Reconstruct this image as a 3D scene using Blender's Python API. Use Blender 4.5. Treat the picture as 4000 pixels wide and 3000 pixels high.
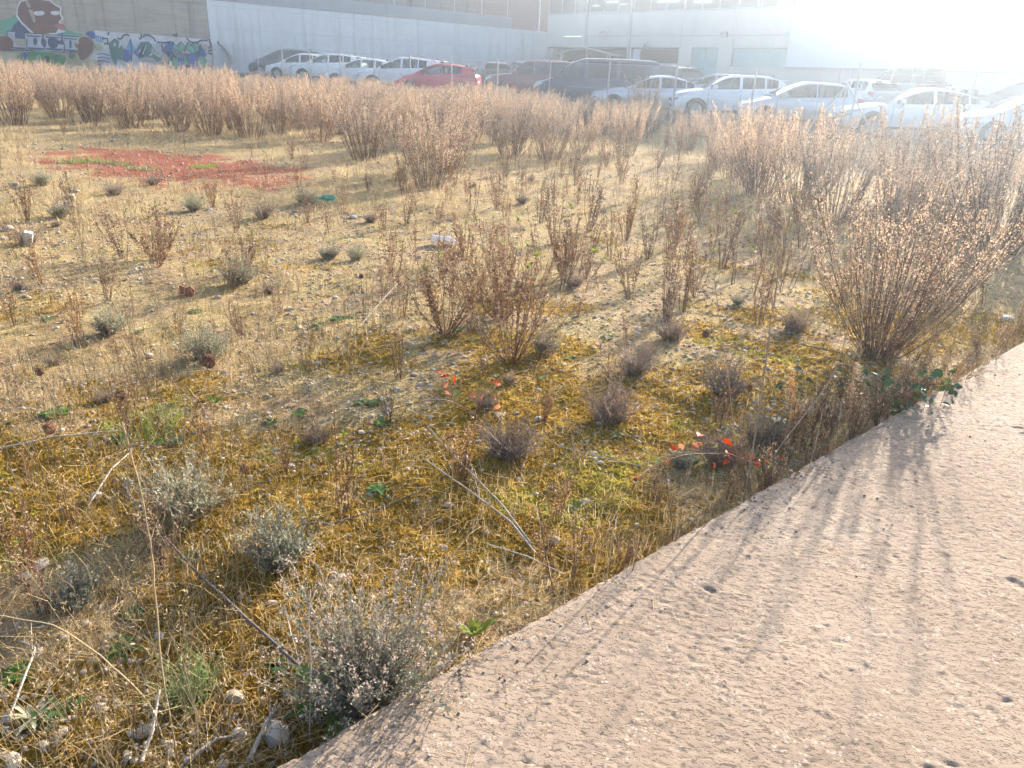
import bpy, math, random
import numpy as np
from mathutils import Vector, Matrix

for o in list(bpy.data.objects):
    bpy.data.objects.remove(o)
scene = bpy.context.scene
COL = scene.collection
R = math.radians

# ------------------------------------------------------------------ camera
FPX = 2890.0
PITCH, ROLL, EYE = R(22.8), R(2.2), 1.55
_F = np.array([0, math.cos(PITCH), -math.sin(PITCH)])
_R0 = np.array([1.0, 0, 0]); _U0 = np.array([0, math.sin(PITCH), math.cos(PITCH)])
_Rt = math.cos(ROLL) * _R0 + math.sin(ROLL) * _U0
_Up = -math.sin(ROLL) * _R0 + math.cos(ROLL) * _U0
cam_data = bpy.data.cameras.new('camera')
cam = bpy.data.objects.new('camera', cam_data); COL.objects.link(cam)
M = Matrix(((_Rt[0], _Up[0], -_F[0], 0), (_Rt[1], _Up[1], -_F[1], 0), (_Rt[2], _Up[2], -_F[2], EYE), (0, 0, 0, 1)))
cam.matrix_world = M
cam_data.sensor_width = 36.0; cam_data.lens = 36.0 * FPX / 4000.0
cam_data.clip_start = 0.02; cam_data.clip_end = 2000
scene.camera = cam

# ------------------------------------------------------------------ sky and sun
SUN_AZ, SUN_EL = R(34.5), R(18.5)          # azimuth to the right of the view axis (+Y)
world = bpy.data.worlds.new('World'); scene.world = world; world.use_nodes = True
wn = world.node_tree.nodes; wl = world.node_tree.links
wn.clear()
sky = wn.new('ShaderNodeTexSky'); sky.sky_type = 'NISHITA'; sky.sun_disc = False
sky.sun_elevation = SUN_EL; sky.sun_rotation = SUN_AZ
sky.air_density = 1.0; sky.dust_density = 2.2; sky.ozone_density = 1.0
bg = wn.new('ShaderNodeBackground'); bg.inputs['Strength'].default_value = 0.10
wo = wn.new('ShaderNodeOutputWorld')
wl.new(sky.outputs[0], bg.inputs[0]); wl.new(bg.outputs[0], wo.inputs[0])
sd = bpy.data.lights.new('sun', 'SUN'); sd.energy = 5.0; sd.angle = R(0.55); sd.color = (1.0, 0.90, 0.76)
sun = bpy.data.objects.new('sun', sd); COL.objects.link(sun)
_sv = Vector((math.sin(SUN_AZ) * math.cos(SUN_EL), math.cos(SUN_AZ) * math.cos(SUN_EL), math.sin(SUN_EL)))
sun.rotation_euler = _sv.to_track_quat('Z', 'Y').to_euler(); sun.location = (20, 30, 40)
scene.view_settings.view_transform = 'Standard'; scene.view_settings.look = 'None'
scene.view_settings.gamma = 1.0; scene.view_settings.use_curve_mapping = False
scene.view_settings.exposure = 2.25
GLARE_HAZE_DENSITY, GLARE_HAZE_ANISO = 0.0048, 0.83  # added volume that imitates lens glare, brightest towards the sun
cy = scene.cycles
cy.use_adaptive_sampling = True; cy.adaptive_threshold = 0.035; cy.max_bounces = 3; cy.diffuse_bounces = 2; cy.glossy_bounces = 2; cy.transmission_bounces = 2
cy.transparent_max_bounces = 8; cy.volume_bounces = 0; cy.use_denoising = True
cy.sample_clamp_indirect = 6.0

# ------------------------------------------------------------------ numbers and helpers
rng = np.random.default_rng(7)
random.seed(7)
_tab = np.random.default_rng(99).random(65536)

def _h(ix, iy, seed):
    return _tab[((ix * 73856093) ^ (iy * 19349663) ^ (seed * 83492791)) & 65535]

def vnoise(x, y, seed=0):
    x = np.asarray(x, float); y = np.asarray(y, float)
    ix = np.floor(x).astype(np.int64); iy = np.floor(y).astype(np.int64)
    fx = x - ix; fy = y - iy
    fx = fx * fx * (3 - 2 * fx); fy = fy * fy * (3 - 2 * fy)
    a = _h(ix, iy, seed); b = _h(ix + 1, iy, seed); c = _h(ix, iy + 1, seed); d = _h(ix + 1, iy + 1, seed)
    return (a * (1 - fx) + b * fx) * (1 - fy) + (c * (1 - fx) + d * fx) * fy

def fbm(x, y, seed=0, octs=4):
    s = 0; a = 0.5
    for i in range(octs):
        s = s + a * vnoise(x * 2 ** i, y * 2 ** i, seed + i); a *= 0.5
    return s

def ray(px, py):
    return _F * FPX + _Rt * (px - 2000) + _Up * (1500 - py)

def project(p):
    v = np.asarray(p, float) - np.array([0, 0, EYE])
    z = v @ _F
    return 2000 + FPX * (v @ _Rt) / z, 1500 - FPX * (v @ _Up) / z

def on_plane(px, py, z=0.0):
    d = ray(px, py); t = (z - EYE) / d[2]
    return d[0] * t, d[1] * t

# edge of the concrete slab
E0 = np.array(on_plane(1060, 3000)); E1 = np.array(on_plane(4000, 1330))
ED = (E1 - E0) / np.linalg.norm(E1 - E0)
EN = np.array([ED[1], -ED[0]])                      # into the slab

def slab_b(x, y):
    return (x - E0[0]) * EN[0] + (y - E0[1]) * EN[1]

def H(x, y):
    x = np.asarray(x, float); y = np.asarray(y, float)
    D = np.hypot(x, y)
    base = 0.95 * np.clip((D - 16) / 44, 0, 1.05) ** 1.6
    near = -0.10 - 0.05 * np.clip(1 - D / 5, 0, 1)
    near = near * np.clip(1.6 - D / 14, 0.0, 1)
    n = (fbm(x * 0.5, y * 0.5, 3) - 0.47) * 0.09 * np.clip((D - 1) / 5, 0.25, 1) + (fbm(x * 3.1, y * 3.1, 11, 3) - 0.44) * 0.07
    b = slab_b(x, y)
    n = np.where(b > 0, n * 0.2 - 0.03, n)
    lot = np.clip((-fence_side(x, y)) / 1.5, 0, 1)   # smooth beyond the fence
    return base + near + n * (1 - lot)

# fence and facade directions (ground plan)
UD = np.array([-0.719, 0.695])                      # along the fence, away to the left
WD = np.array([0.695, 0.719])                       # along the retaining wall, away to the right
def col_at(px, Y, py=330):
    d = ray(px, py); return np.array([d[0] / d[1] * Y, Y])
P0 = col_at(842, 53.2)                              # where fence meets wall
FN = np.array([-0.695, -0.719])                     # fence normal towards the field
def fence_side(x, y):
    return (x - P0[0]) * FN[0] + (y - P0[1]) * FN[1]

def mossf(x, y):
    D = np.hypot(x, y)
    return fbm(x * 1.1 + 7, y * 1.1, 91, 5) * np.clip(1.20 - D / 15, .45, 1.06) + 0.05 * np.exp(-(((x + 0.35) / 0.7) ** 2 + ((y - 2.3) / 0.8) ** 2))

def gp(px, py):
    """ground point seen at a pixel of the photograph"""
    d = ray(px, py); z = 0.0
    for _ in range(40):
        t = (z - EYE) / d[2]; x, y = d[0] * t, d[1] * t
        z = 0.5 * z + 0.5 * float(H(x, y))
    return np.array([x, y, float(H(x, y))])

# ------------------------------------------------------------------ mesh helpers
def mesh_from(name, V, F, k=4, smooth=False):
    V = np.ascontiguousarray(V, dtype=np.float32).reshape(-1, 3)
    F = np.ascontiguousarray(F, dtype=np.int32).reshape(-1, k)
    me = bpy.data.meshes.new(name)
    me.vertices.add(len(V)); me.vertices.foreach_set('co', V.ravel())
    me.loops.add(F.size); me.loops.foreach_set('vertex_index', F.ravel())
    me.polygons.add(len(F)); me.polygons.foreach_set('loop_start', np.arange(0, F.size, k, dtype=np.int32))
    if smooth:
        me.polygons.foreach_set('use_smooth', np.ones(len(F), dtype=bool))
    me.update(calc_edges=True); me.validate()
    return me

class MB:
    """collects faces, builds ONE mesh object"""
    def __init__(s): s.v = []; s.f = []
    def add(s, V, F):
        n = len(s.v); s.v += [tuple(map(float, p)) for p in V]; s.f += [tuple(int(i) + n for i in q) for q in F]; return s
    def box(s, x0, x1, y0, y1, z0, z1):
        V = [(x0, y0, z0), (x1, y0, z0), (x1, y1, z0), (x0, y1, z0), (x0, y0, z1), (x1, y0, z1), (x1, y1, z1), (x0, y1, z1)]
        return s.add(V, [(0, 3, 2, 1), (4, 5, 6, 7), (0, 1, 5, 4), (1, 2, 6, 5), (2, 3, 7, 6), (3, 0, 4, 7)])
    def obox(s, c, ax, ay, az, hx, hy, hz):
        c, ax, ay, az = (np.asarray(q, float) for q in (c, ax, ay, az))
        V = [c + ax * hx * i + ay * hy * j + az * hz * k for k in (-1, 1) for (i, j) in ((-1, -1), (1, -1), (1, 1), (-1, 1))]
        return s.add(V, [(0, 3, 2, 1), (4, 5, 6, 7), (0, 1, 5, 4), (1, 2, 6, 5), (2, 3, 7, 6), (3, 0, 4, 7)])
    def tube(s, pts, rad, n=6):
        pts = [np.asarray(p, float) for p in pts]
        if not hasattr(rad, '__len__'): rad = [rad] * len(pts)
        d = pts[-1] - pts[0]; d = d / (np.linalg.norm(d) + 1e-9)
        ref = np.array([0, 0, 1.0]) if abs(d[2]) < 0.8 else np.array([1.0, 0, 0])
        u = np.cross(d, ref); u /= np.linalg.norm(u); w = np.cross(d, u)
        V = [p + r * (math.cos(a) * u + math.sin(a) * w) for p, r in zip(pts, rad) for a in [2 * math.pi * i / n for i in range(n)]]
        F = []
        for k in range(len(pts) - 1):
            for i in range(n):
                j = (i + 1) % n
                F.append((k * n + i, k * n + j, (k + 1) * n + j, (k + 1) * n + i))
        F.append(tuple(range(n))[::-1]); F.append(tuple((len(pts) - 1) * n + i for i in range(n)))
        return s.add(V, F)
    def lathe(s, prof, axis='y', n=20, c=(0, 0, 0)):
        V = []; F = []
        for (a, r) in prof:
            for i in range(n):
                t = 2 * math.pi * i / n
                if axis == 'y': V.append((c[0] + r * math.cos(t), c[1] + a, c[2] + r * math.sin(t)))
                else: V.append((c[0] + r * math.cos(t), c[1] + r * math.sin(t), c[2] + a))
        for k in range(len(prof) - 1):
            for i in range(n):
                j = (i + 1) % n; F.append((k * n + i, k * n + j, (k + 1) * n + j, (k + 1) * n + i))
        return s.add(V, F)
    def mesh(s, name, smooth=None):
        me = bpy.data.meshes.new(name); me.from_pydata(s.v, [], s.f); me.validate(); me.update()
        if smooth:
            me.polygons.foreach_set('use_smooth', np.ones(len(me.polygons), dtype=bool))
            me.set_sharp_from_angle(angle=R(smooth))
        return me
    def build(s, name, mat, parent=None, smooth=None):
        return obj(name, s.mesh(name, smooth), mat, parent)

def obj(name, me, mat=None, parent=None):
    o = bpy.data.objects.new(name, me); COL.objects.link(o)
    if mat is not None and me is not None and len(me.materials) == 0: me.materials.append(mat)
    if parent is not None: o.parent = parent
    return o

def tag(o, label=None, cat=None, group=None, kind=None):
    if label: o['label'] = label
    if cat: o['category'] = cat
    if group: o['group'] = group
    if kind: o['kind'] = kind
    return o

def empty(name, loc=(0, 0, 0), rz=0.0, sc=1.0):
    o = bpy.data.objects.new(name, None); COL.objects.link(o)
    o.empty_display_size = 0.1
    o.location = tuple(float(v) for v in loc); o.rotation_euler = (0, 0, rz); o.scale = (sc, sc, sc)
    return o

# ------------------------------------------------------------------ materials
MATS = {}
def _new(name):
    m = bpy.data.materials.new(name); m.use_nodes = True
    nt = m.node_tree; nt.nodes.clear()
    out = nt.nodes.new('ShaderNodeOutputMaterial')
    return m, nt, nt.nodes, nt.links, out

def ramp(nt, fac, cols):
    r = nt.nodes.new('ShaderNodeValToRGB')
    e = r.color_ramp.elements
    while len(e) < len(cols): e.new(0.5)
    for i, (p, c) in enumerate(cols):
        e[i].position = p; e[i].color = (*c, 1)
    if fac is not None: nt.links.new(fac, r.inputs[0])
    return r.outputs[0]

def noise(nt, vec, scale, detail=4, rough=0.55, dist=0.0):
    n = nt.nodes.new('ShaderNodeTexNoise'); n.inputs['Scale'].default_value = scale
    n.inputs['Detail'].default_value = detail; n.inputs['Roughness'].default_value = rough; n.inputs['Distortion'].default_value = dist
    if vec is not None: nt.links.new(vec, n.inputs['Vector'])
    return n.outputs['Fac']

def mixc(nt, fac, a, b, mode='MIX'):
    m = nt.nodes.new('ShaderNodeMix'); m.data_type = 'RGBA'; m.blend_type = mode
    for sock, val in ((m.inputs[0], fac), (m.inputs[6], a), (m.inputs[7], b)):
        if isinstance(val, (int, float)): sock.default_value = val
        elif isinstance(val, tuple): sock.default_value = (*val, 1)
        else: nt.links.new(val, sock)
    return m.outputs[2]

def math_n(nt, op, a, b=None, clamp=False):
    m = nt.nodes.new('ShaderNodeMath'); m.operation = op; m.use_clamp = clamp
    for i, val in enumerate((a, b)):
        if val is None: continue
        if isinstance(val, (int, float)): m.inputs[i].default_value = val
        else: nt.links.new(val, m.inputs[i])
    return m.outputs[0]

def mapping(nt, vec, scale=(1, 1, 1), rot=(0, 0, 0)):
    m = nt.nodes.new('ShaderNodeMapping'); m.inputs['Scale'].default_value = scale; m.inputs['Rotation'].default_value = rot
    nt.links.new(vec, m.inputs['Vector']); return m.outputs[0]

def principled(nt, col, rough=0.8, metal=0.0, spec=0.3, coat=0.0):
    p = nt.nodes.new('ShaderNodeBsdfPrincipled')
    if isinstance(col, tuple): p.inputs['Base Color'].default_value = (*col, 1)
    else: nt.links.new(col, p.inputs['Base Color'])
    if isinstance(rough, (int, float)): p.inputs['Roughness'].default_value = rough
    else: nt.links.new(rough, p.inputs['Roughness'])
    p.inputs['Metallic'].default_value = metal; p.inputs['Specular IOR Level'].default_value = spec
    p.inputs['Coat Weight'].default_value = coat; p.inputs['Coat Roughness'].default_value = 0.08
    return p

def bump(nt, height, strength=0.4, dist=0.01):
    b = nt.nodes.new('ShaderNodeBump'); b.inputs['Strength'].default_value = strength; b.inputs['Distance'].default_value = dist
    nt.links.new(height, b.inputs['Height']); return b.outputs[0]

def mat_plain(name, col, rough=0.7, metal=0.0, spec=0.3, coat=0.0, var=0.12, nscale=6.0, bumpk=0.0):
    """flat paint or metal with slight mottling"""
    if name in MATS: return MATS[name]
    m, nt, N, L, out = _new(name)
    tc = N.new('ShaderNodeTexCoord').outputs['Object']
    f = noise(nt, tc, nscale, 5)
    c = ramp(nt, f, [(0.3, tuple(v * (1 - var) for v in col)), (0.7, tuple(min(1, v * (1 + var)) for v in col))])
    p = principled(nt, c, rough, metal, spec, coat)
    if bumpk: L.new(bump(nt, noise(nt, tc, nscale * 8, 4), bumpk, 0.004), p.inputs['Normal'])
    L.new(p.outputs[0], out.inputs[0]); MATS[name] = m; return m

def mat_leaf(name, cols, trans=0.4, rough=0.7, source='island', spec=0.25):
    """plant matter: colour varies from piece to piece, light shines through"""
    if name in MATS: return MATS[name]
    m, nt, N, L, out = _new(name)
    g = N.new('ShaderNodeNewGeometry').outputs['Random Per Island']
    oi = N.new('ShaderNodeObjectInfo').outputs['Random']
    if source == 'object': fac = oi
    else: fac = math_n(nt, 'FRACT', math_n(nt, 'ADD', g, math_n(nt, 'MULTIPLY', oi, 0.37)))
    n = len(cols)
    c = ramp(nt, fac, [(i / max(1, n - 1), cc) for i, cc in enumerate(cols)])
    if source != 'object':                            # whole plants differ a little too
        hs = N.new('ShaderNodeHueSaturation'); L.new(c, hs.inputs['Color'])
        L.new(math_n(nt, 'ADD', math_n(nt, 'MULTIPLY', oi, 0.5), 0.75), hs.inputs['Value'])
        L.new(math_n(nt, 'ADD', math_n(nt, 'MULTIPLY', oi, 0.35), 0.82), hs.inputs['Saturation'])
        c = hs.outputs[0]
    p = principled(nt, c, rough, 0, spec)
    if trans > 0:
        t = N.new('ShaderNodeBsdfTranslucent'); L.new(c, t.inputs[0])
        mx = N.new('ShaderNodeMixShader'); mx.inputs[0].default_value = trans
        L.new(p.outputs[0], mx.inputs[1]); L.new(t.outputs[0], mx.inputs[2]); L.new(mx.outputs[0], out.inputs[0])
    else: L.new(p.outputs[0], out.inputs[0])
    MATS[name] = m; return m

def mat_glass(name, tint, trans=0.55, rough=0.03):
    if name in MATS: return MATS[name]
    m, nt, N, L, out = _new(name)
    t = N.new('ShaderNodeBsdfTransparent'); t.inputs[0].default_value = (*tint, 1)
    p = principled(nt, tuple(v * 0.08 for v in tint), rough, 0, 0.6)
    fr = N.new('ShaderNodeFresnel'); fr.inputs[0].default_value = 1.5
    f = math_n(nt, 'ADD', math_n(nt, 'MULTIPLY', fr.outputs[0], 1.6), 1 - trans, True)
    mx = N.new('ShaderNodeMixShader'); L.new(f, mx.inputs[0]); L.new(t.outputs[0], mx.inputs[1]); L.new(p.outputs[0], mx.inputs[2])
    L.new(mx.outputs[0], out.inputs[0]); MATS[name] = m; return m

# ground: soil, moss, gravel and the patch of red brick dust
RED_A, RED_B = gp(330, 590), gp(1090, 720)
def mat_ground():
    m, nt, N, L, out = _new('field_soil')
    P = N.new('ShaderNodeTexCoord').outputs['Object']
    big = noise(nt, P, 0.55, 3); mid = noise(nt, P, 2.3, 5); fine = noise(nt, P, 18, 6, 0.65); grain = noise(nt, P, 95, 4, 0.7)
    soil = ramp(nt, fine, [(0.3, (0.10, 0.065, 0.032)), (0.5, (0.27, 0.18, 0.095)), (0.72, (0.46, 0.345, 0.215))])
    straw = ramp(nt, grain, [(0.36, (0.10, 0.066, 0.024)), (0.5, (0.31, 0.225, 0.09)), (0.66, (0.56, 0.45, 0.25))])
    soil = mixc(nt, ramp(nt, mid, [(0.4, (0, 0, 0)), (0.6, (1, 1, 1))]), soil, straw)
    moss = ramp(nt, noise(nt, P, 7, 5, 0.6), [(0.3, (0.16, 0.085, 0.012)), (0.5, (0.34, 0.20, 0.02)), (0.64, (0.36, 0.25, 0.03)), (0.78, (0.25, 0.23, 0.04))])
    moss = mixc(nt, math_n(nt, 'MULTIPLY', grain, 0.6), moss, (0.10, 0.06, 0.012))
    at = N.new('ShaderNodeAttribute'); at.attribute_name = 'moss'
    mm = math_n(nt, 'ADD', at.outputs['Fac'], math_n(nt, 'MULTIPLY', math_n(nt, 'SUBTRACT', fine, 0.5), 0.9), True)
    col = mixc(nt, mm, soil, moss)
    vo = N.new('ShaderNodeTexVoronoi'); vo.inputs['Scale'].default_value = 42; L.new(P, vo.inputs['Vector'])
    peb = math_n(nt, 'MULTIPLY', math_n(nt, 'LESS_THAN', vo.outputs['Distance'], 0.32), math_n(nt, 'GREATER_THAN', noise(nt, P, 1.7, 4), 0.53))
    pc = ramp(nt, vo.outputs['Color'], [(0.0, (0.22, 0.16, 0.10)), (0.5, (0.42, 0.34, 0.25)), (1.0, (0.58, 0.52, 0.44))])
    col = mixc(nt, math_n(nt, 'MULTIPLY', peb, 0.8), col, pc)
    # red brick dust spilled in a broken crescent
    c = (RED_A + RED_B) / 2; ax = RED_B - RED_A; ang = math.atan2(ax[1], ax[0]); half = np.hypot(ax[0], ax[1]) / 2
    vm = N.new('ShaderNodeVectorMath'); vm.operation = 'SUBTRACT'; L.new(P, vm.inputs[0]); vm.inputs[1].default_value = (c[0], c[1], 0)
    vr = N.new('ShaderNodeVectorRotate'); vr.rotation_type = 'Z_AXIS'; vr.inputs['Angle'].default_value = -ang; L.new(vm.outputs[0], vr.inputs['Vector'])
    s2 = N.new('ShaderNodeSeparateXYZ'); L.new(vr.outputs[0], s2.inputs[0])
    ex = math_n(nt, 'DIVIDE', s2.outputs[0], half * 1.05); ey = math_n(nt, 'DIVIDE', s2.outputs[1], 1.45)
    dd = math_n(nt, 'ADD', math_n(nt, 'MULTIPLY', ex, ex), math_n(nt, 'MULTIPLY', ey, ey))
    dd = math_n(nt, 'ADD', dd, math_n(nt, 'MULTIPLY', math_n(nt, 'SUBTRACT', noise(nt, P, 1.3, 6, 0.7), 0.5), 4.6))
    rm = math_n(nt, 'SUBTRACT', 1.15, dd, True)
    rm = math_n(nt, 'MULTIPLY', math_n(nt, 'MULTIPLY', rm, 2.2, True), math_n(nt, 'MULTIPLY', math_n(nt, 'SUBTRACT', fine, 0.28), 4.0, True), True)
    redc = ramp(nt, fine, [(0.35, (0.13, 0.014, 0.010)), (0.7, (0.36, 0.045, 0.032))])
    col = mixc(nt, math_n(nt, 'MULTIPLY', rm, 0.85), col, redc)
    p = principled(nt, col, 0.95, 0, 0.1)
    hgt = math_n(nt, 'ADD', math_n(nt, 'MULTIPLY', fine, 0.6), math_n(nt, 'ADD', math_n(nt, 'MULTIPLY', grain, 0.4), math_n(nt, 'MULTIPLY', peb, 0.15)))
    L.new(bump(nt, hgt, 0.9, 0.03), p.inputs['Normal'])
    L.new(p.outputs[0], out.inputs[0]); return m

def mat_slab():
    m, nt, N, L, out = _new('brushed_concrete')
    P = N.new('ShaderNodeTexCoord').outputs['Object']
    P2 = mapping(nt, P, (1, 1, 1), (0, 0, R(9)))
    st = noise(nt, P, 1.3, 6, 0.6); gr = noise(nt, P, 190, 3, 0.7)
    comb = noise(nt, mapping(nt, P2, (38, 88, 38)), 1.0, 4, 0.65, 0.6); comb2 = noise(nt, mapping(nt, P2, (85, 130, 85)), 1.0, 3, 0.6, 0.4)
    zone = ramp(nt, noise(nt, P, 2.2, 4), [(0.35, (0.35, 0.35, 0.35)), (0.6, (1, 1, 1))])
    pit = math_n(nt, 'MULTIPLY', ramp(nt, comb, [(0.55, (0, 0, 0)), (0.60, (1, 1, 1))]), zone)
    pit2 = ramp(nt, comb2, [(0.575, (0, 0, 0)), (0.64, (1, 1, 1))])
    pits = math_n(nt, 'MAXIMUM', pit, math_n(nt, 'MULTIPLY', pit2, 0.8))
    col = ramp(nt, st, [(0.3, (0.245, 0.180, 0.130)), (0.55, (0.300, 0.226, 0.168)), (0.75, (0.345, 0.27, 0.208))])
    stain = ramp(nt, noise(nt, P, 3.4, 6, 0.7, 0.8), [(0.56, (0, 0, 0)), (0.70, (1, 1, 1))])
    col = mixc(nt, math_n(nt, 'MULTIPLY', stain, 0.35), col, (0.17, 0.125, 0.09))
    col = mixc(nt, math_n(nt, 'MULTIPLY', pits, 0.8), col, (0.10, 0.07, 0.05))
    vo = N.new('ShaderNodeTexVoronoi'); vo.inputs['Scale'].default_value = 62; L.new(P, vo.inputs['Vector'])
    ag = math_n(nt, 'MULTIPLY', math_n(nt, 'LESS_THAN', vo.outputs['Distance'], 0.28), math_n(nt, 'GREATER_THAN', noise(nt, P, 9, 3), 0.56))
    col = mixc(nt, math_n(nt, 'MULTIPLY', ag, 0.5), col, (0.47, 0.41, 0.34))
    p = principled(nt, col, 0.9, 0, 0.15)
    hgt = math_n(nt, 'ADD', math_n(nt, 'MULTIPLY', pits, -1.0), math_n(nt, 'ADD', math_n(nt, 'MULTIPLY', gr, 0.35), math_n(nt, 'MULTIPLY', ag, 0.25)))
    L.new(bump(nt, hgt, 0.5, 0.0045), p.inputs['Normal'])
    L.new(p.outputs[0], out.inputs[0]); return m

def mat_wall(name, base, dark, streak=0.5, boards=0.0, board_col=(0.2, 0.17, 0.13)):
    """cast concrete: blotches, rain streaks, faint board marks"""
    m, nt, N, L, out = _new(name)
    P = N.new('ShaderNodeTexCoord').outputs['Object']
    a = noise(nt, P, 0.8, 6, 0.6)
    col = ramp(nt, a, [(0.3, tuple(v * 0.9 for v in base)), (0.7, base)])
    s = noise(nt, mapping(nt, P, (2.6, 2.6, 0.10)), 1.0, 6, 0.65)
    col = mixc(nt, math_n(nt, 'MULTIPLY', ramp(nt, s, [(0.52, (0, 0, 0)), (0.72, (1, 1, 1))]), streak), col, dark)
    if boards:
        s2 = noise(nt, mapping(nt, P, (0.5, 0.5, 7.0)), 1.0, 6, 0.7)
        col = mixc(nt, math_n(nt, 'MULTIPLY', ramp(nt, s2, [(0.45, (0, 0, 0)), (0.62, (1, 1, 1))]), boards), col, board_col)
        s3 = noise(nt, mapping(nt, P, (4, 4, 1.6)), 1.0, 5, 0.7)
        col = mixc(nt, math_n(nt, 'MULTIPLY', ramp(nt, s3, [(0.6, (0, 0, 0)), (0.7, (1, 1, 1))]), 0.5), col, (0.5, 0.46, 0.4))
    p = principled(nt, col, 0.9, 0, 0.2)
    L.new(bump(nt, noise(nt, P, 12, 6, 0.7), 0.3, 0.02), p.inputs['Normal'])
    L.new(p.outputs[0], out.inputs[0]); return m

# ------------------------------------------------------------------ ground
def build_ground():
    th = np.concatenate([np.linspace(-math.pi, -0.72, 26)[:-1], np.linspace(-0.72, 0.72, 420), np.linspace(0.72, math.pi, 26)[1:]])
    rr = np.concatenate([[0.0, 0.3, 0.6], np.geomspace(0.8, 60, 420), np.geomspace(62, 400, 24)])
    TH, RR = np.meshgrid(th, rr)
    X = RR * np.sin(TH); Y = RR * np.cos(TH); Z = H(X, Y)
    b = slab_b(X, Y)
    Z = np.where(b > 0.03, np.minimum(Z, -0.16), Z)
    near = np.clip(1 - RR / 9, 0, 1)
    Z = Z + np.where(b > 0, 0, near * (fbm(X * 14, Y * 14, 31, 3) - 0.44) * 0.035)
    V = np.stack([X, Y, Z], -1).reshape(-1, 3)
    nr, nt_ = X.shape
    i = np.arange(nr - 1)[:, None] * nt_ + np.arange(nt_ - 1)[None]
    F = np.stack([i, i + nt_, i + nt_ + 1, i + 1], -1).reshape(-1, 4)[:, ::-1]
    me = mesh_from('ground', V, F, 4, True)
    me.attributes.new('moss', 'FLOAT', 'POINT').data.foreach_set('value', np.clip((mossf(X, Y) - 0.462) * 14, 0, 1).astype(np.float32).ravel())
    o = obj('ground', me, mat_ground())
    tag(o, 'mossy stony waste ground covered in dry grass', kind='structure')
build_ground()

def build_lot():
    s = np.linspace(-14, 75, 60); d = np.linspace(0.25, 60, 40)
    S, Dd = np.meshgrid(s, d)
    X = P0[0] - UD[0] * S - FN[0] * Dd; Y = P0[1] - UD[1] * S - FN[1] * Dd
    Z = H(X, Y) + 0.03
    n = S.shape[1]
    i = np.arange(S.shape[0] - 1)[:, None] * n + np.arange(n - 1)[None]
    F = np.stack([i, i + 1, i + n + 1, i + n], -1).reshape(-1, 4)
    o = obj('car_park', mesh_from('car_park', np.stack([X, Y, Z], -1), F, 4, True), mat_plain('lot_asphalt', (0.10, 0.095, 0.09), 0.9, var=0.35, nscale=2.0, bumpk=0.3))
    tag(o, 'grey asphalt car park behind the wire fence', kind='structure')
build_lot()

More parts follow.
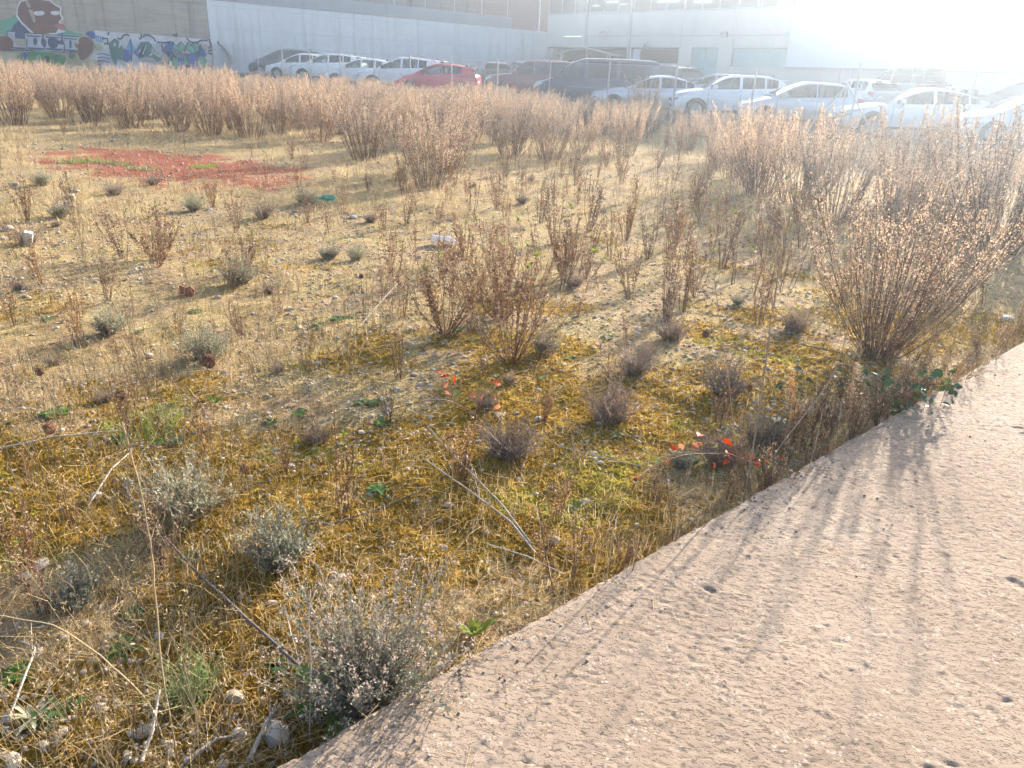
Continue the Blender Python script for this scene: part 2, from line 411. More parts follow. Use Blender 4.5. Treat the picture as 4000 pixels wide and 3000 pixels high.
def build_slab():
    def axis(lo, v0, v1, hi, fine):
        mid = np.arange(v0, v1, fine)
        up = [mid[-1]]; st = fine
        while up[-1] < hi: st *= 1.25; up.append(up[-1] + st)
        dn = [mid[0]]; st = fine
        while dn[-1] > lo: st *= 1.25; dn.append(dn[-1] - st)
        return np.concatenate([np.array(dn[1:])[::-1], mid, np.array(up[1:])])
    LEN = np.linalg.norm(E1 - E0)
    a = axis(-9, -0.25, LEN + 0.6, 30, 0.0075)
    b = np.concatenate([[0.0], axis(0.004, 0.006, 2.6, 7, 0.0070)]); b = np.unique(np.round(b[b >= 0], 5))
    A, B = np.meshgrid(a, b)
    wob = (fbm(A * 4, A * 0 + 0.5, 51, 4) - 0.47) * 0.010 + (vnoise(A * 45, A * 0, 55) - 0.5) * 0.007
    crumble = np.clip(1 - (A + 0.25) / 0.6, 0, 1) * (fbm(A * 22, A * 0, 58, 3) - 0.3) * 0.05
    wob = wob + crumble
    X = E0[0] + ED[0] * A + EN[0] * (B + wob * np.exp(-B / 0.08)); Y = E0[1] + ED[1] * A + EN[1] * (B + wob * np.exp(-B / 0.08))
    # comb marks run nearly across the view and bend in arcs
    wx = X + 0.25 * np.sin(Y * 0.8); wy = Y + 0.16 * X + 0.10 * np.sin(X * 1.7 + 0.6) + 0.05 * np.sin(X * 4.1 + Y * 2)
    g1 = vnoise(wx * 20, wy * 100, 61); g2 = vnoise(wx * 34, wy * 150, 62); g3 = vnoise(wx * 30, wy * 60, 63)
    patchy = np.clip(fbm(X * 1.6, Y * 1.6, 64, 3) * 2.4 - 0.55, 0.2, 1)
    sm = lambda v, a, b: np.clip((v - a) / (b - a), 0, 1)
    g4 = vnoise(wx * 48, wy * 110, 161)
    Z = -0.0013 * patchy * sm(g1, 0.66, 0.80) - 0.0016 * patchy * sm(g2, 0.68, 0.82) - 0.0020 * sm(g4, 0.76, 0.88) - 0.0016 * sm(vnoise(X * 58, Y * 58, 65), 0.76, 0.88)
    Z += 0.0008 * (g3 - 0.5)
    pit = vnoise(wx * 14, wy * 30, 66) * vnoise(wx * 3, wy * 5, 67)
    Z -= 0.007 * sm(pit, 0.74, 0.82)
    Z += 0.006 * (fbm(X * 1.5, Y * 1.5, 68, 3) - 0.45)
    st = vnoise(X * 60, Y * 60, 69); Z += 0.004 * np.clip((st - 0.8) * 5, 0, 1)
    Z = np.where(B < 0.02, Z - 0.004 - 0.02 * np.clip((0.006 - B) / 0.006, 0, 1) * vnoise(A * 30, A * 0, 70), Z)
    n = A.shape[1]
    V = np.stack([X, Y, Z], -1).reshape(-1, 3)
    i = np.arange(A.shape[0] - 1)[:, None] * n + np.arange(n - 1)[None]
    F = np.stack([i, i + n, i + n + 1, i + 1], -1).reshape(-1, 4)
    # edge face going down
    e0 = np.arange(n); low = V[:n].copy(); low[:, 2] = -0.35; low[:, :2] -= EN * 0.004
    base = len(V); V = np.concatenate([V, low])
    F2 = np.stack([e0[:-1], e0[1:], base + e0[1:], base + e0[:-1]], -1)
    o = obj('concrete_slab', mesh_from('concrete_slab', V, np.concatenate([F, F2]), 4, True), mat_slab())
    o.data.set_sharp_from_angle(angle=R(50))
    tag(o, 'rough brushed concrete slab with a straight edge', kind='structure')
build_slab()
# ------------------------------------------------------------------ frames for walls: s along, d towards the camera, z up
class Frame:
    def __init__(f, o, d, n): f.o = np.array(o, float); f.d = np.array(d, float); f.n = np.array(n, float)
    def p(f, s, d, z): q = f.o + f.d * s + f.n * d; return (q[0], q[1], z)
    def px(f, px, py, off=0.0):
        """(s, z) on the wall plane seen at a pixel"""
        r = ray(px, py); o = f.o + f.n * off
        t = ((o[0]) * f.n[0] + (o[1]) * f.n[1]) / (r[0] * f.n[0] + r[1] * f.n[1])
        q = r * t; return (q[0] - o[0]) * f.d[0] + (q[1] - o[1]) * f.d[1], q[2] + EYE
    def box(f, mb, s0, s1, z0, z1, d0, d1):
        V = [f.p(s, d, z) for z in (z0, z1) for (s, d) in ((s0, d0), (s1, d0), (s1, d1), (s0, d1))]
        return mb.add(V, [(0, 3, 2, 1), (4, 5, 6, 7), (0, 1, 5, 4), (1, 2, 6, 5), (2, 3, 7, 6), (3, 0, 4, 7)])
    def bo(f, name, mat, parent, s0, s1, z0, z1, d0, d1):
        return f.box(MB(), s0, s1, z0, z1, d0, d1).build(name, mat, parent)

WN = np.array([0.719, -0.695])
WF = Frame(P0, WD, WN)                                    # retaining wall
T_END = WF.px(2136, 128)[0]
B0 = P0 + WD * T_END
BF = Frame(B0, -UD, FN)                                   # facade of the works building

m_white = mat_wall('white_render', (0.74, 0.745, 0.75), (0.36, 0.32, 0.28), 0.5)
m_grey = mat_wall('grey_parapet', (0.32, 0.34, 0.36), (0.20, 0.18, 0.16), 0.5)
m_conc = mat_wall('board_marked_concrete', (0.44, 0.39, 0.32), (0.16, 0.13, 0.095), 0.75, 0.5, (0.23, 0.185, 0.135))
m_steel = mat_plain('galvanised_steel', (0.42, 0.43, 0.44), 0.45, 0.7, 0.5, var=0.15, nscale=3)

# ---- left wall of bare concrete with the mural
GZ = 0.55
z_top = WF.px(1120, 3)[1]
z_lip = WF.px(1999, 111)[1]
cw = WF.bo('concrete_wall', m_conc, None, -22, -0.02, GZ - 0.6, z_top + 0.45, -0.5, 0.0)
tag(cw, 'bare board-marked concrete wall with graffiti along its lower half', 'wall')
WF.bo('ledge', m_conc, cw, -5.2, -0.05, WF.px(790, 12)[1], WF.px(790, 12)[1] + 0.22, 0.004, 0.10)

ww = empty('white_wall', (*P0, GZ))
tag(ww, 'long white rendered retaining wall with rust streaks behind the parked cars', 'wall')
def wpart(name, mat, *a):
    o = WF.bo(name, mat, None, *a); o.parent = ww; o.matrix_parent_inverse = Matrix.Translation((-P0[0], -P0[1], -GZ)); return o
s_step = WF.px(1999, 100)[0]
wpart('wall_face', m_white, 0.0, s_step, GZ - 0.6, z_lip, -0.5, 0.012)
wpart('wall_face', m_white, s_step + 0.004, T_END, GZ - 0.6, z_lip - 0.02, -0.48, 0.008)
wpart('parapet', m_grey, 0.0, s_step + 0.02, z_lip + 0.004, z_lip + 0.86, -0.42, 0.05)
for k in range(8):                                        # fence posts on the parapet
    s = s_step - 0.4 - k * 3.1
    wpart('parapet_post', m_steel, s - 0.025, s + 0.025, z_lip + 0.864, z_lip + 2.7, -0.2, -0.15)
for dz in (1.2, 1.9, 2.6):
    wpart('parapet_wire', m_steel, s_step - 24, s_step - 0.2, z_lip + dz, z_lip + dz + 0.012, -0.182, -0.17)
# formwork joints
for zz in (1.75, 3.0, 4.3):
    wpart('formwork_joint', mat_plain('joint_dark', (0.30, 0.29, 0.28), 0.9), 0.2, T_END - 0.2, GZ + zz, GZ + zz + 0.012, 0.0125, 0.016)

# ---- mural: flat paint on the wall, in layers
PAINT = {'white': (0.62, 0.62, 0.64), 'navy': (0.022, 0.03, 0.075), 'blue': (0.045, 0.11, 0.32), 'lblue': (0.13, 0.30, 0.55), 'slate': (0.06, 0.085, 0.16),
         'green': (0.13, 0.36, 0.26), 'dgreen': (0.05, 0.16, 0.14), 'brown': (0.17, 0.085, 0.06), 'rust': (0.22, 0.10, 0.05), 'grey': (0.27, 0.29, 0.34),
         'lgrey': (0.42, 0.45, 0.52), 'pink': (0.38, 0.14, 0.13), 'cream': (0.42, 0.40, 0.28), 'leaf': (0.09, 0.22, 0.09), 'tan': (0.40, 0.33, 0.29)}
def paint_mat(c):
    n = 'wall_paint_' + c
    if n in MATS: return MATS[n]
    m, nt, N, L, out = _new(n)
    P = N.new('ShaderNodeTexCoord').outputs['Object']
    col = ramp(nt, noise(nt, P, 2.2, 5), [(0.3, tuple(v * 0.8 for v in PAINT[c])), (0.7, tuple(min(1, v * 1.15) for v in PAINT[c]))])
    fl = ramp(nt, noise(nt, P, 9, 6, 0.7), [(0.64, (0, 0, 0)), (0.70, (1, 1, 1))])
    col = mixc(nt, math_n(nt, 'MULTIPLY', fl, 0.55), col, (0.36, 0.33, 0.29))
    L.new(principled(nt, col, 0.8, 0, 0.2).outputs[0], out.inputs[0]); MATS[n] = m; return m
_layer = [0]
def zp(pts, k=1000 / 2212.0, ox=0, oy=0):
    return [WF.px(ox + x * k, oy + y * k) for x, y in pts]
def smoothpoly(P, it=2):
    for _ in range(it):
        Q = []
        for i in range(len(P)):
            a, b = P[i], P[(i + 1) % len(P)]
            Q += [(a[0] * .75 + b[0] * .25, a[1] * .75 + b[1] * .25), (a[0] * .25 + b[0] * .75, a[1] * .25 + b[1] * .75)]
        P = Q
    return P
def paint(name, c, pts, rnd=0, lay=None):
    P = zp(pts)
    if rnd: P = smoothpoly(P, rnd)
    _layer[0] += 1
    d = 0.003 + 0.0016 * _layer[0]
    P = [(min(s, -0.06), z) for s, z in P]
    V = [WF.p(s, d, z) for s, z in P]
    n = len(V)
    V += [WF.p(s, 0.0005, z) for s, z in P]
    F = [tuple(range(n))] + [(i, (i + 1) % n, n + (i + 1) % n, n + i) for i in range(n)]
    return MB().add(V, F).build(name, paint_mat(c), cw)
def line(name, c, pts, w):
    P = zp(pts); L_, R_ = [], []
    w *= 0.0095
    for i, (s, z) in enumerate(P):
        a = P[max(0, i - 1)]; b = P[min(len(P) - 1, i + 1)]
        dx, dz = b[0] - a[0], b[1] - a[1]; q = math.hypot(dx, dz) + 1e-9
        L_.append((s - dz / q * w, z + dx / q * w)); R_.append((s + dz / q * w, z - dx / q * w))
    _layer[0] += 1; d = 0.003 + 0.0016 * _layer[0]
    V = [WF.p(min(s, -0.06), d, z) for s, z in L_ + R_[::-1]]
    n = len(V) // 2
    F = [(i, i + 1, 2 * n - 2 - i, 2 * n - 1 - i) for i in range(n - 1)]
    return MB().add(V, F).build(name, paint_mat(c), cw)
paint('painted_band', 'white', [(820, 262), (1100, 285), (1860, 345), (1875, 700), (1300, 700), (800, 700), (640, 600)])
paint('painted_field', 'green', [(-60, 190), (90, 150), (170, 100), (200, 300), (-60, 300)])
paint('painted_field', 'green', [(520, 300), (570, 250), (640, 275), (770, 320), (700, 345), (520, 330)])
paint('painted_backdrop', 'cream', [(-60, 440), (120, 460), (900, 520), (840, 700), (-60, 700)])
paint('painted_shirt', 'slate', [(90, 280), (130, 190), (200, 165), (270, 230), (330, 300), (240, 340), (120, 330)], 1)
paint('painted_collar', 'blue', [(440, 290), (480, 255), (530, 250), (545, 300)])
paint('painted_outline', 'white', [(145, 70), (170, 10), (280, -20), (430, 0), (490, 45), (530, 60), (525, 120), (550, 165), (520, 185), (540, 220), (560, 275), (470, 300), (280, 300), (180, 200), (140, 140)])
paint('painted_face', 'brown', [(155, 75), (178, 18), (280, -10), (425, 8), (480, 52), (518, 66), (512, 120), (535, 162), (505, 188), (525, 220), (480, 285), (300, 290), (190, 190), (150, 130)])
paint('painted_jaw', 'rust', [(300, 200), (470, 215), (500, 250), (440, 290), (320, 292), (270, 240)], 1)
paint('painted_highlight', 'tan', [(215, 5), (240, 0), (300, 140), (310, 190), (285, 195), (250, 90)], 1)
paint('painted_lens', 'white', [(285, 98), (380, 95), (385, 120), (360, 135), (300, 135)], 1)
paint('painted_lens', 'white', [(430, 97), (510, 92), (515, 118), (490, 132), (445, 128)], 1)
line('painted_brow', 'brown', [(180, 60), (300, 82), (420, 84), (515, 78)], 5)
paint('painted_mouth', 'pink', [(455, 215), (500, 205), (545, 205), (572, 240), (560, 265), (520, 258), (490, 235)], 1)
# block letters held in two hands
def block(name, pts): paint(name, 'navy', [(x + (6 if x > cx(pts) else -6), y + (7 if y > cyy(pts) else -7)) for x, y in pts]); paint(name, 'lgrey', pts)
cx = lambda p: sum(q[0] for q in p) / len(p)
cyy = lambda p: sum(q[1] for q in p) / len(p)
block('painted_letter', [(65, 272), (128, 275), (128, 320), (118, 330), (120, 370), (150, 395), (205, 400), (228, 380), (228, 430), (80, 425), (60, 400)])
block('painted_letter', [(215, 288), (362, 297), (360, 345), (380, 360), (378, 395), (385, 438), (232, 428), (236, 340), (213, 325)])
block('painted_letter', [(376, 300), (525, 310), (525, 350), (550, 360), (552, 400), (543, 448), (392, 440), (385, 360), (374, 330)])
block('painted_letter', [(540, 312), (675, 322), (672, 350), (650, 375), (655, 440), (560, 448), (558, 380), (542, 350)])
for q in ([(285, 345), (305, 322), (320, 350), (312, 385), (295, 385)], [(355, 345), (372, 330), (395, 360), (390, 405), (370, 400), (358, 375)],
          [(418, 340), (450, 325), (480, 340), (500, 355), (490, 400), (455, 415), (425, 395)], [(505, 352), (545, 352), (548, 385), (510, 382)], [(598, 360), (606, 345), (616, 365), (612, 410), (602, 415)]):
    paint('painted_counter', 'navy', [(cx(q) + (x - cx(q)) * 1.22, cyy(q) + (y - cyy(q)) * 1.16) for x, y in q], 2); paint('painted_counter', 'slate', q, 2)
for x0, y0, x1, y1 in ((225, 302, 350, 316), (388, 312, 512, 326), (548, 326, 664, 338), (240, 408, 378, 426), (398, 414, 538, 434), (562, 424, 650, 440), (92, 405, 220, 420)):
    paint('painted_shade', 'slate', [(x0, y0), (x1, y0 + 9), (x1 - 4, y1 + 6), (x0 + 4, y1 - 2)])
paint('painted_hand', 'brown', [(-40, 330), (40, 305), (95, 330), (118, 370), (100, 420), (40, 440), (-40, 420)], 2)
paint('painted_hand_glow', 'cream', [(660, 325), (720, 300), (790, 320), (822, 375), (810, 440), (770, 520), (690, 545), (650, 470)], 1)
paint('painted_hand', 'brown', [(672, 335), (720, 312), (780, 330), (810, 375), (800, 440), (755, 500), (692, 528), (665, 460), (640, 440), (680, 430), (630, 380), (682, 385)], 1)
paint('painted_scroll', 'leaf', [(140, 470), (290, 440), (430, 450), (560, 480), (560, 560), (420, 600), (160, 560)], 1)
paint('painted_bar', 'green', [(285, 434), (430, 440), (440, 456), (290, 450)])
for i, (x, y) in enumerate(((210, 470), (330, 490), (400, 500), (480, 490), (540, 500), (620, 470))):
    paint('painted_loop', ('blue', 'green', 'navy', 'dgreen', 'leaf', 'leaf')[i], [(x - 26, y), (x, y - 24), (x + 28, y - 4), (x + 14, y + 40), (x - 18, y + 36)], 2)
paint('painted_arc', 'blue', [(735, 290), (770, 265), (815, 275), (825, 330), (790, 340), (760, 310)], 2)
paint('painted_tile', 'lblue', [(828, 308), (890, 318), (886, 366), (830, 356)])
for i in range(3): line('painted_tile_stroke', 'white', [(842 + i * 16, 318), (838 + i * 16, 352)], 2)
paint('painted_curl', 'cream', [(815, 385), (850, 370), (890, 400), (880, 440), (830, 440)], 2)
for i in range(4): line('painted_tag', 'blue', [(835, 470 + i * 30), (880, 462 + i * 30), (945, 480 + i * 30)], 3)
# two wildstyle pieces
paint('painted_letter', 'dgreen', [(940, 375), (990, 332), (1025, 360), (1020, 400), (1000, 560), (960, 500)])
paint('painted_counter', 'lgrey', [(972, 380), (990, 362), (998, 392), (982, 405)])
paint('painted_letter', 'dgreen', [(1010, 440), (1050, 392), (1075, 470), (1040, 480), (1060, 520), (1000, 500)])
paint('painted_letter', 'blue', [(1060, 420), (1100, 425), (1130, 480), (1110, 540), (1060, 520)], 1)
paint('painted_letter', 'lblue', [(1098, 400), (1122, 338), (1150, 400), (1160, 420), (1128, 500), (1110, 450)])
line('painted_outline', 'navy', [(1122, 338), (1128, 420), (1130, 540)], 4)
paint('painted_letter', 'blue', [(1150, 440), (1205, 410), (1220, 440), (1200, 500), (1160, 460)])
paint('painted_letter', 'dgreen', [(1185, 420), (1215, 362), (1280, 360), (1310, 390), (1300, 440), (1330, 470), (1370, 500), (1350, 540), (1290, 500), (1210, 520)])
paint('painted_counter', 'navy', [(1190, 470), (1240, 380), (1262, 390), (1230, 500)])
for q in ([(1205, 425), (1212, 425), (1195, 462), (1188, 460)], [(1250, 400), (1262, 380), (1232, 470), (1222, 468)], [(1290, 470), (1330, 440), (1300, 480), (1285, 486)]):
    paint('painted_glint', 'white', q)
line('painted_sweep', 'lgrey', [(1200, 520), (1260, 500), (1330, 520), (1390, 560)], 8)
paint('painted_cloud', 'lgrey', [(1300, 390), (1360, 365), (1405, 400), (1408, 450), (1385, 480), (1340, 440), (1320, 420)], 2)
paint('painted_letter', 'dgreen', [(1320, 480), (1385, 500), (1370, 535), (1330, 525)], 1)
paint('painted_letter', 'blue', [(1415, 410), (1468, 360), (1490, 380), (1492, 440), (1440, 450)])
for q in ([(1492, 362), (1540, 420), (1552, 445), (1494, 420)], [(1530, 400), (1558, 366), (1590, 400), (1575, 440), (1552, 440)], [(1592, 440), (1622, 368), (1680, 440), (1665, 465), (1610, 420)], [(1650, 390), (1690, 362), (1712, 380), (1705, 450), (1680, 430)]):
    paint('painted_letter', 'navy', [(cx(q) + (x - cx(q)) * 1.14, cyy(q) + (y - cyy(q)) * 1.12) for x, y in q]); paint('painted_letter', 'green', q)
paint('painted_letter', 'blue', [(1715, 400), (1740, 405), (1778, 470), (1752, 500), (1715, 470)])
paint('painted_shade', 'navy', [(1440, 450), (1500, 440), (1620, 470), (1710, 450), (1760, 520), (1700, 600), (1460, 560)])
for q, c in (([(1448, 500), (1470, 450), (1490, 500), (1540, 510), (1535, 580), (1490, 590), (1455, 560)], 'green'), ([(1535, 500), (1585, 490), (1590, 590), (1530, 600)], 'blue'),
             ([(1580, 500), (1620, 500), (1625, 560), (1585, 560)], 'green'), ([(1600, 470), (1690, 465), (1705, 480), (1705, 590), (1660, 580), (1620, 530)], 'blue'), ([(1708, 500), (1730, 480), (1772, 520), (1768, 570), (1735, 600), (1708, 570)], 'green')):
    paint('painted_letter', 'navy', [(cx(q) + (x - cx(q)) * 1.1, cyy(q) + (y - cyy(q)) * 1.08) for x, y in q]); paint('painted_letter', c, q)
paint('painted_counter', 'navy', [(1470, 470), (1488, 500), (1480, 540), (1462, 500)], 1)
for i in range(4): line('painted_ray', 'lgrey', [(1490 + i * 26, 445 + i * 4), (1530 + i * 22, 500)], 3)
for pts in ([(870, 330), (920, 335), (925, 380), (890, 375)], [(1005, 335), (1040, 335), (1060, 305), (1090, 298), (1110, 312)], [(1225, 322), (1240, 302), (1280, 305), (1320, 330), (1335, 360)], [(1210, 290), (1212, 325), (1195, 340)],
            [(1345, 365), (1420, 370), (1470, 358)], [(1600, 330), (1640, 365), (1690, 368), (1730, 348), (1785, 350)], [(1785, 345), (1800, 342), (1812, 400), (1790, 420)], [(1785, 445), (1830, 432), (1868, 445)], [(1790, 460), (1830, 470), (1872, 500)],
            [(1780, 560), (1812, 580), (1815, 640)], [(930, 275), (925, 305)], [(1385, 380), (1400, 440), (1430, 460), (1470, 470)], [(1480, 295), (1520, 318)], [(1490, 312), (1525, 292)]):
    line('painted_outline', 'navy', pts, 5)
paint('painted_cloud', 'tan', [(1720, 385), (1760, 375), (1790, 400), (1770, 440), (1735, 420)], 2)
paint('painted_cloud', 'tan', [(1390, 480), (1440, 470), (1450, 520), (1430, 560), (1390, 550)], 2)

# ---- buildings above the retaining wall
m_clad = mat_plain('grey_cladding', (0.12, 0.125, 0.13), 0.6, var=0.2, nscale=1.5)
gb = WF.bo('warehouse', m_clad, None, WF.px(1585, 30, -9)[0], WF.px(1992, 40, -9)[0] + 0.6, GZ, z_lip + 9, -22, -9)
tag(gb, 'dark grey clad shed standing above the white retaining wall', 'building')
for k in range(12):
    s = WF.px(1585, 30, -9)[0] + 0.6 + k * 1.75
    WF.bo('cladding_rib', mat_plain('dark_rib', (0.08, 0.085, 0.09), 0.6), gb, s, s + 0.09, GZ + 4, z_lip + 8.9, -8.998, -8.95)
# red-brown end block
rb_s0, rb_s1 = WF.px(1996, 60, -0.9)[0], T_END + 3.5
rb = WF.bo('stair_block', mat_wall('red_brown_panel', (0.23, 0.105, 0.085), (0.14, 0.07, 0.06), 0.3), None, rb_s0, rb_s1, GZ, z_lip + 9, -6, -0.9)
tag(rb, 'red-brown clad block between the white wall and cream works building', 'building')
for zz in (1.7, 3.4, 5.2):
    WF.bo('panel_joint', mat_plain('dark_rib', (0.08, 0.085, 0.09), 0.6), rb, rb_s0 + 0.02, rb_s1 - 0.02, z_lip + zz, z_lip + zz + 0.05, -0.898, -0.88)
dp = MB(); dp.tube([WF.p(T_END - 0.5, -0.6, z_lip - 0.2), WF.p(T_END - 0.5, -0.6, z_lip + 9)], 0.09, 8)
dp.build('downpipe', m_steel, rb)
wb_ = WF.bo('pale_building', mat_plain('pale_render', (0.62, 0.63, 0.65), 0.8), None, 9.0, 25.0, GZ, z_lip + 12, -60, -44)
tag(wb_, 'pale distant building just showing over the white wall', 'building')

# ---- cream works building with window strip
m_cream = mat_wall('cream_panel', (0.56, 0.54, 0.49), (0.42, 0.40, 0.36), 0.25)
m_joint = mat_plain('panel_joint', (0.30, 0.30, 0.29), 0.8)
m_bglass = mat_glass('office_glass', (0.62, 0.78, 0.80), 0.55, 0.02)
m_room = mat_plain('room_dark', (0.16, 0.18, 0.21), 0.9)
m_frame = mat_plain('grey_frame', (0.33, 0.35, 0.37), 0.5, 0.3)
m_teal = mat_plain('teal_paint', (0.16, 0.36, 0.36), 0.5, var=0.1)
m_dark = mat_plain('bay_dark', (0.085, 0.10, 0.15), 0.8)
m_tube = None
def emis(name, col, k):
    if name in MATS: return MATS[name]
    m, nt, N, L, out = _new(name); e = N.new('ShaderNodeEmission'); e.inputs[0].default_value = (*col, 1); e.inputs[1].default_value = k
    L.new(e.outputs[0], out.inputs[0]); MATS[name] = m; return m
S = lambda px, py=100: BF.px(px, py)[0]
zwin = BF.px(2400, 51)[1]; zjt = BF.px(2300, 141)[1]; zbot = BF.px(2400, 184)[1]
s_a, s_b = 0.02, S(3105, 100)
works = empty('works_building', (*B0, GZ)); tag(works, 'cream panelled works building with an upper window strip behind the cars', 'building')
def bpart(name, mat, *a, par=None):
    o = BF.bo(name, mat, None, *a); o.parent = works; o.matrix_parent_inverse = Matrix.Translation((-B0[0], -B0[1], -GZ)); return o
cols = [s_a, S(2297), S(2468), S(2665), S(2872), s_b]
HW = 2.6
for a, b in zip(cols[:-1], cols[1:]):
    bpart('wall_panel', m_cream, a + 0.02, b - 0.02, zjt + 0.02, zwin, -0.3, 0.0)
    bpart('wall_panel', m_cream, a + 0.02, b - 0.02, zbot, zjt - 0.02, -0.3, 0.0)
    bpart('window_head', m_cream, a + 0.02, b - 0.02, zwin + HW, zwin + HW + 1.4, -0.3, 0.0)
    bpart('window_sill', m_frame, a + 0.02, b - 0.02, zwin + 0.003, zwin + 0.12, -0.2, 0.06)
    n = 4 if b - a > 6 else 3
    for i in range(n):
        p0 = a + 0.08 + (b - a - 0.16) * i / n; p1 = a + 0.08 + (b - a - 0.16) * (i + 1) / n
        bpart('window_pane', m_bglass, p0 + 0.05, p1 - 0.05, zwin + 0.13, zwin + HW - 0.06, -0.14, -0.12)
        bpart('mullion', m_frame, p0 - 0.05, p0 + 0.05, zwin + 0.123, zwin + HW - 0.003, -0.16, -0.06)
    bpart('joint_strip', m_joint, b - 0.016, b + 0.016, GZ - 0.6, zwin + HW + 1.3, -0.25, -0.03)
bpart('core', m_room, s_a, s_b, GZ - 0.6, zbot + 0.01, -12, -3.2)
bpart('core', m_room, s_a, s_b, zbot + 0.012, zwin + HW + 1.2, -12, -5.0)
bpart('floor_plate', m_room, s_a, s_b, zwin - 0.5, zwin - 0.2, -4.99, -0.31)
bpart('ceiling_plate', mat_plain('office_ceiling', (0.6, 0.62, 0.64), 0.9), s_a, s_b, zwin + HW + 0.1, zwin + HW + 0.3, -4.99, -0.31)
bpart('roof_edge', m_frame, s_a - 0.1, s_b + 0.05, zwin + HW + 1.403, zwin + HW + 1.65, -12, 0.12)
for px, py, w in ((2255, 12, 0.8), (2323, 24, 1.1), (2390, 9, 1.3), (2429, 19, 0.9), (2610, 7, 2.0), (2745, 9, 1.6)):
    s, z = BF.px(px, py, -2.5); bpart('tube_light', emis('tube_glow', (1, 0.97, 0.9), 3.0), s - w / 2, s + w / 2, z, z + 0.07, -2.55, -2.45)
# lower storey
piers = [(s_a, s_a + 0.15), (S(2450, 230), S(2462, 230)), (S(2648, 230), S(2699, 230)), (S(2802, 230), S(2857, 230)), (S(3092, 230), s_b)]
for a, b in piers: bpart('pier', m_cream, a, b, GZ - 0.6, zbot - 0.003, -0.3, -0.004)
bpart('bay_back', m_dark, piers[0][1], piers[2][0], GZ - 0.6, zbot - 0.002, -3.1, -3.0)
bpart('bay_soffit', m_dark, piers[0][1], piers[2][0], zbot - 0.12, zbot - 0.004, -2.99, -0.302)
bpart('shutter', mat_plain('pale_shutter', (0.45, 0.47, 0.50), 0.6), S(2466, 220), S(2494, 220), GZ - 0.3, zbot - 0.13, -0.28, -0.2)
bpart('dwarf_wall', m_cream, S(2496, 250), S(2646, 250), GZ - 0.6, BF.px(2560, 246)[1], -0.28, -0.02)
bpart('teal_door', m_teal, piers[2][1] + 0.05, (piers[2][1] + piers[3][0]) / 2 - 0.015, GZ - 0.3, zbot - 0.02, -0.26, -0.18)
bpart('teal_door', m_teal, (piers[2][1] + piers[3][0]) / 2 + 0.015, piers[3][0] - 0.05, GZ - 0.3, zbot - 0.02, -0.26, -0.18)
zc = BF.px(2950, 261)[1]
bpart('teal_window', mat_plain('teal_glazing', (0.22, 0.42, 0.42), 0.25, spec=0.6), piers[3][1] + 0.05, piers[4][0] - 0.05, zc + 0.01, zbot - 0.05, -0.26, -0.2)
bpart('dwarf_wall', m_cream, piers[3][1] + 0.01, piers[4][0] - 0.01, GZ - 0.6, zc, -0.28, -0.02)
bpart('wall_panel', m_cream, s_a + 0.02, s_a + 0.5, GZ - 0.6, zbot - 0.004, -2.9, -0.31)
for px in (2295, 2466):
    o = MB().tube([BF.p(S(px, 60), 0.12, zwin + HW), BF.p(S(px - 3, 120), 0.12, zbot - (0.1 if px < 2300 else 1.9))], 0.085, 8).build('downpipe', m_steel)
    o.parent = works; o.matrix_parent_inverse = Matrix.Translation((-B0[0], -B0[1], -GZ))
def flood(fr, px, py, lab):
    s, z = fr.px(px, py, 0.3)
    t = empty('floodlight', fr.p(s, 0.0, z)); tag(t, lab, 'floodlight', 'floodlights on the facades')
    x, y = fr.n; ang = math.atan2(y, x)
    t.rotation_euler = (0, 0, ang)
    mb = MB(); mb.obox((0.38, 0, 0), (0.85, 0, -0.5), (0, 1, 0), (0.5, 0, 0.85), 0.10, 0.26, 0.19); mb.build('lamp_housing', mat_plain('lamp_grey', (0.16, 0.17, 0.18), 0.5), t)
    MB().obox((0.46, 0, -0.05), (0.85, 0, -0.5), (0, 1, 0), (0.5, 0, 0.85), 0.016, 0.22, 0.15).build('lamp_glass', mat_plain('lamp_glass', (0.4, 0.42, 0.44), 0.15, spec=0.6), t)
    MB().box(0.002, 0.36, -0.03, 0.03, -0.16, -0.10).box(0.3, 0.36, -0.2, 0.2, -0.17, -0.14).build('bracket', m_steel, t)
flood(BF, 2357, 133, 'grey floodlight on the cream panels above the small canopy')
flood(BF, 2832, 135, 'pale floodlight on the cream panels above the teal window')
# security camera arm and alarm box by the pier
t = empty('cctv_camera', BF.p(S(2535, 170), 0.0, BF.px(2535, 172)[1])); tag(t, 'small dark camera on an arm under the cream panels', 'camera')
MB().tube([(0, 0, 0), (FN[0] * 0.4, FN[1] * 0.4, 0.12)], 0.03, 6).build('arm', m_steel, t)
MB().obox((FN[0] * 0.45, FN[1] * 0.45, -0.05), (FN[0] * .8, FN[1] * .8, -0.6), (UD[0], UD[1], 0), (0, 0, 1), 0.26, 0.08, 0.09).build('camera_body', mat_plain('lamp_grey', (0.16, 0.17, 0.18), 0.5), t)
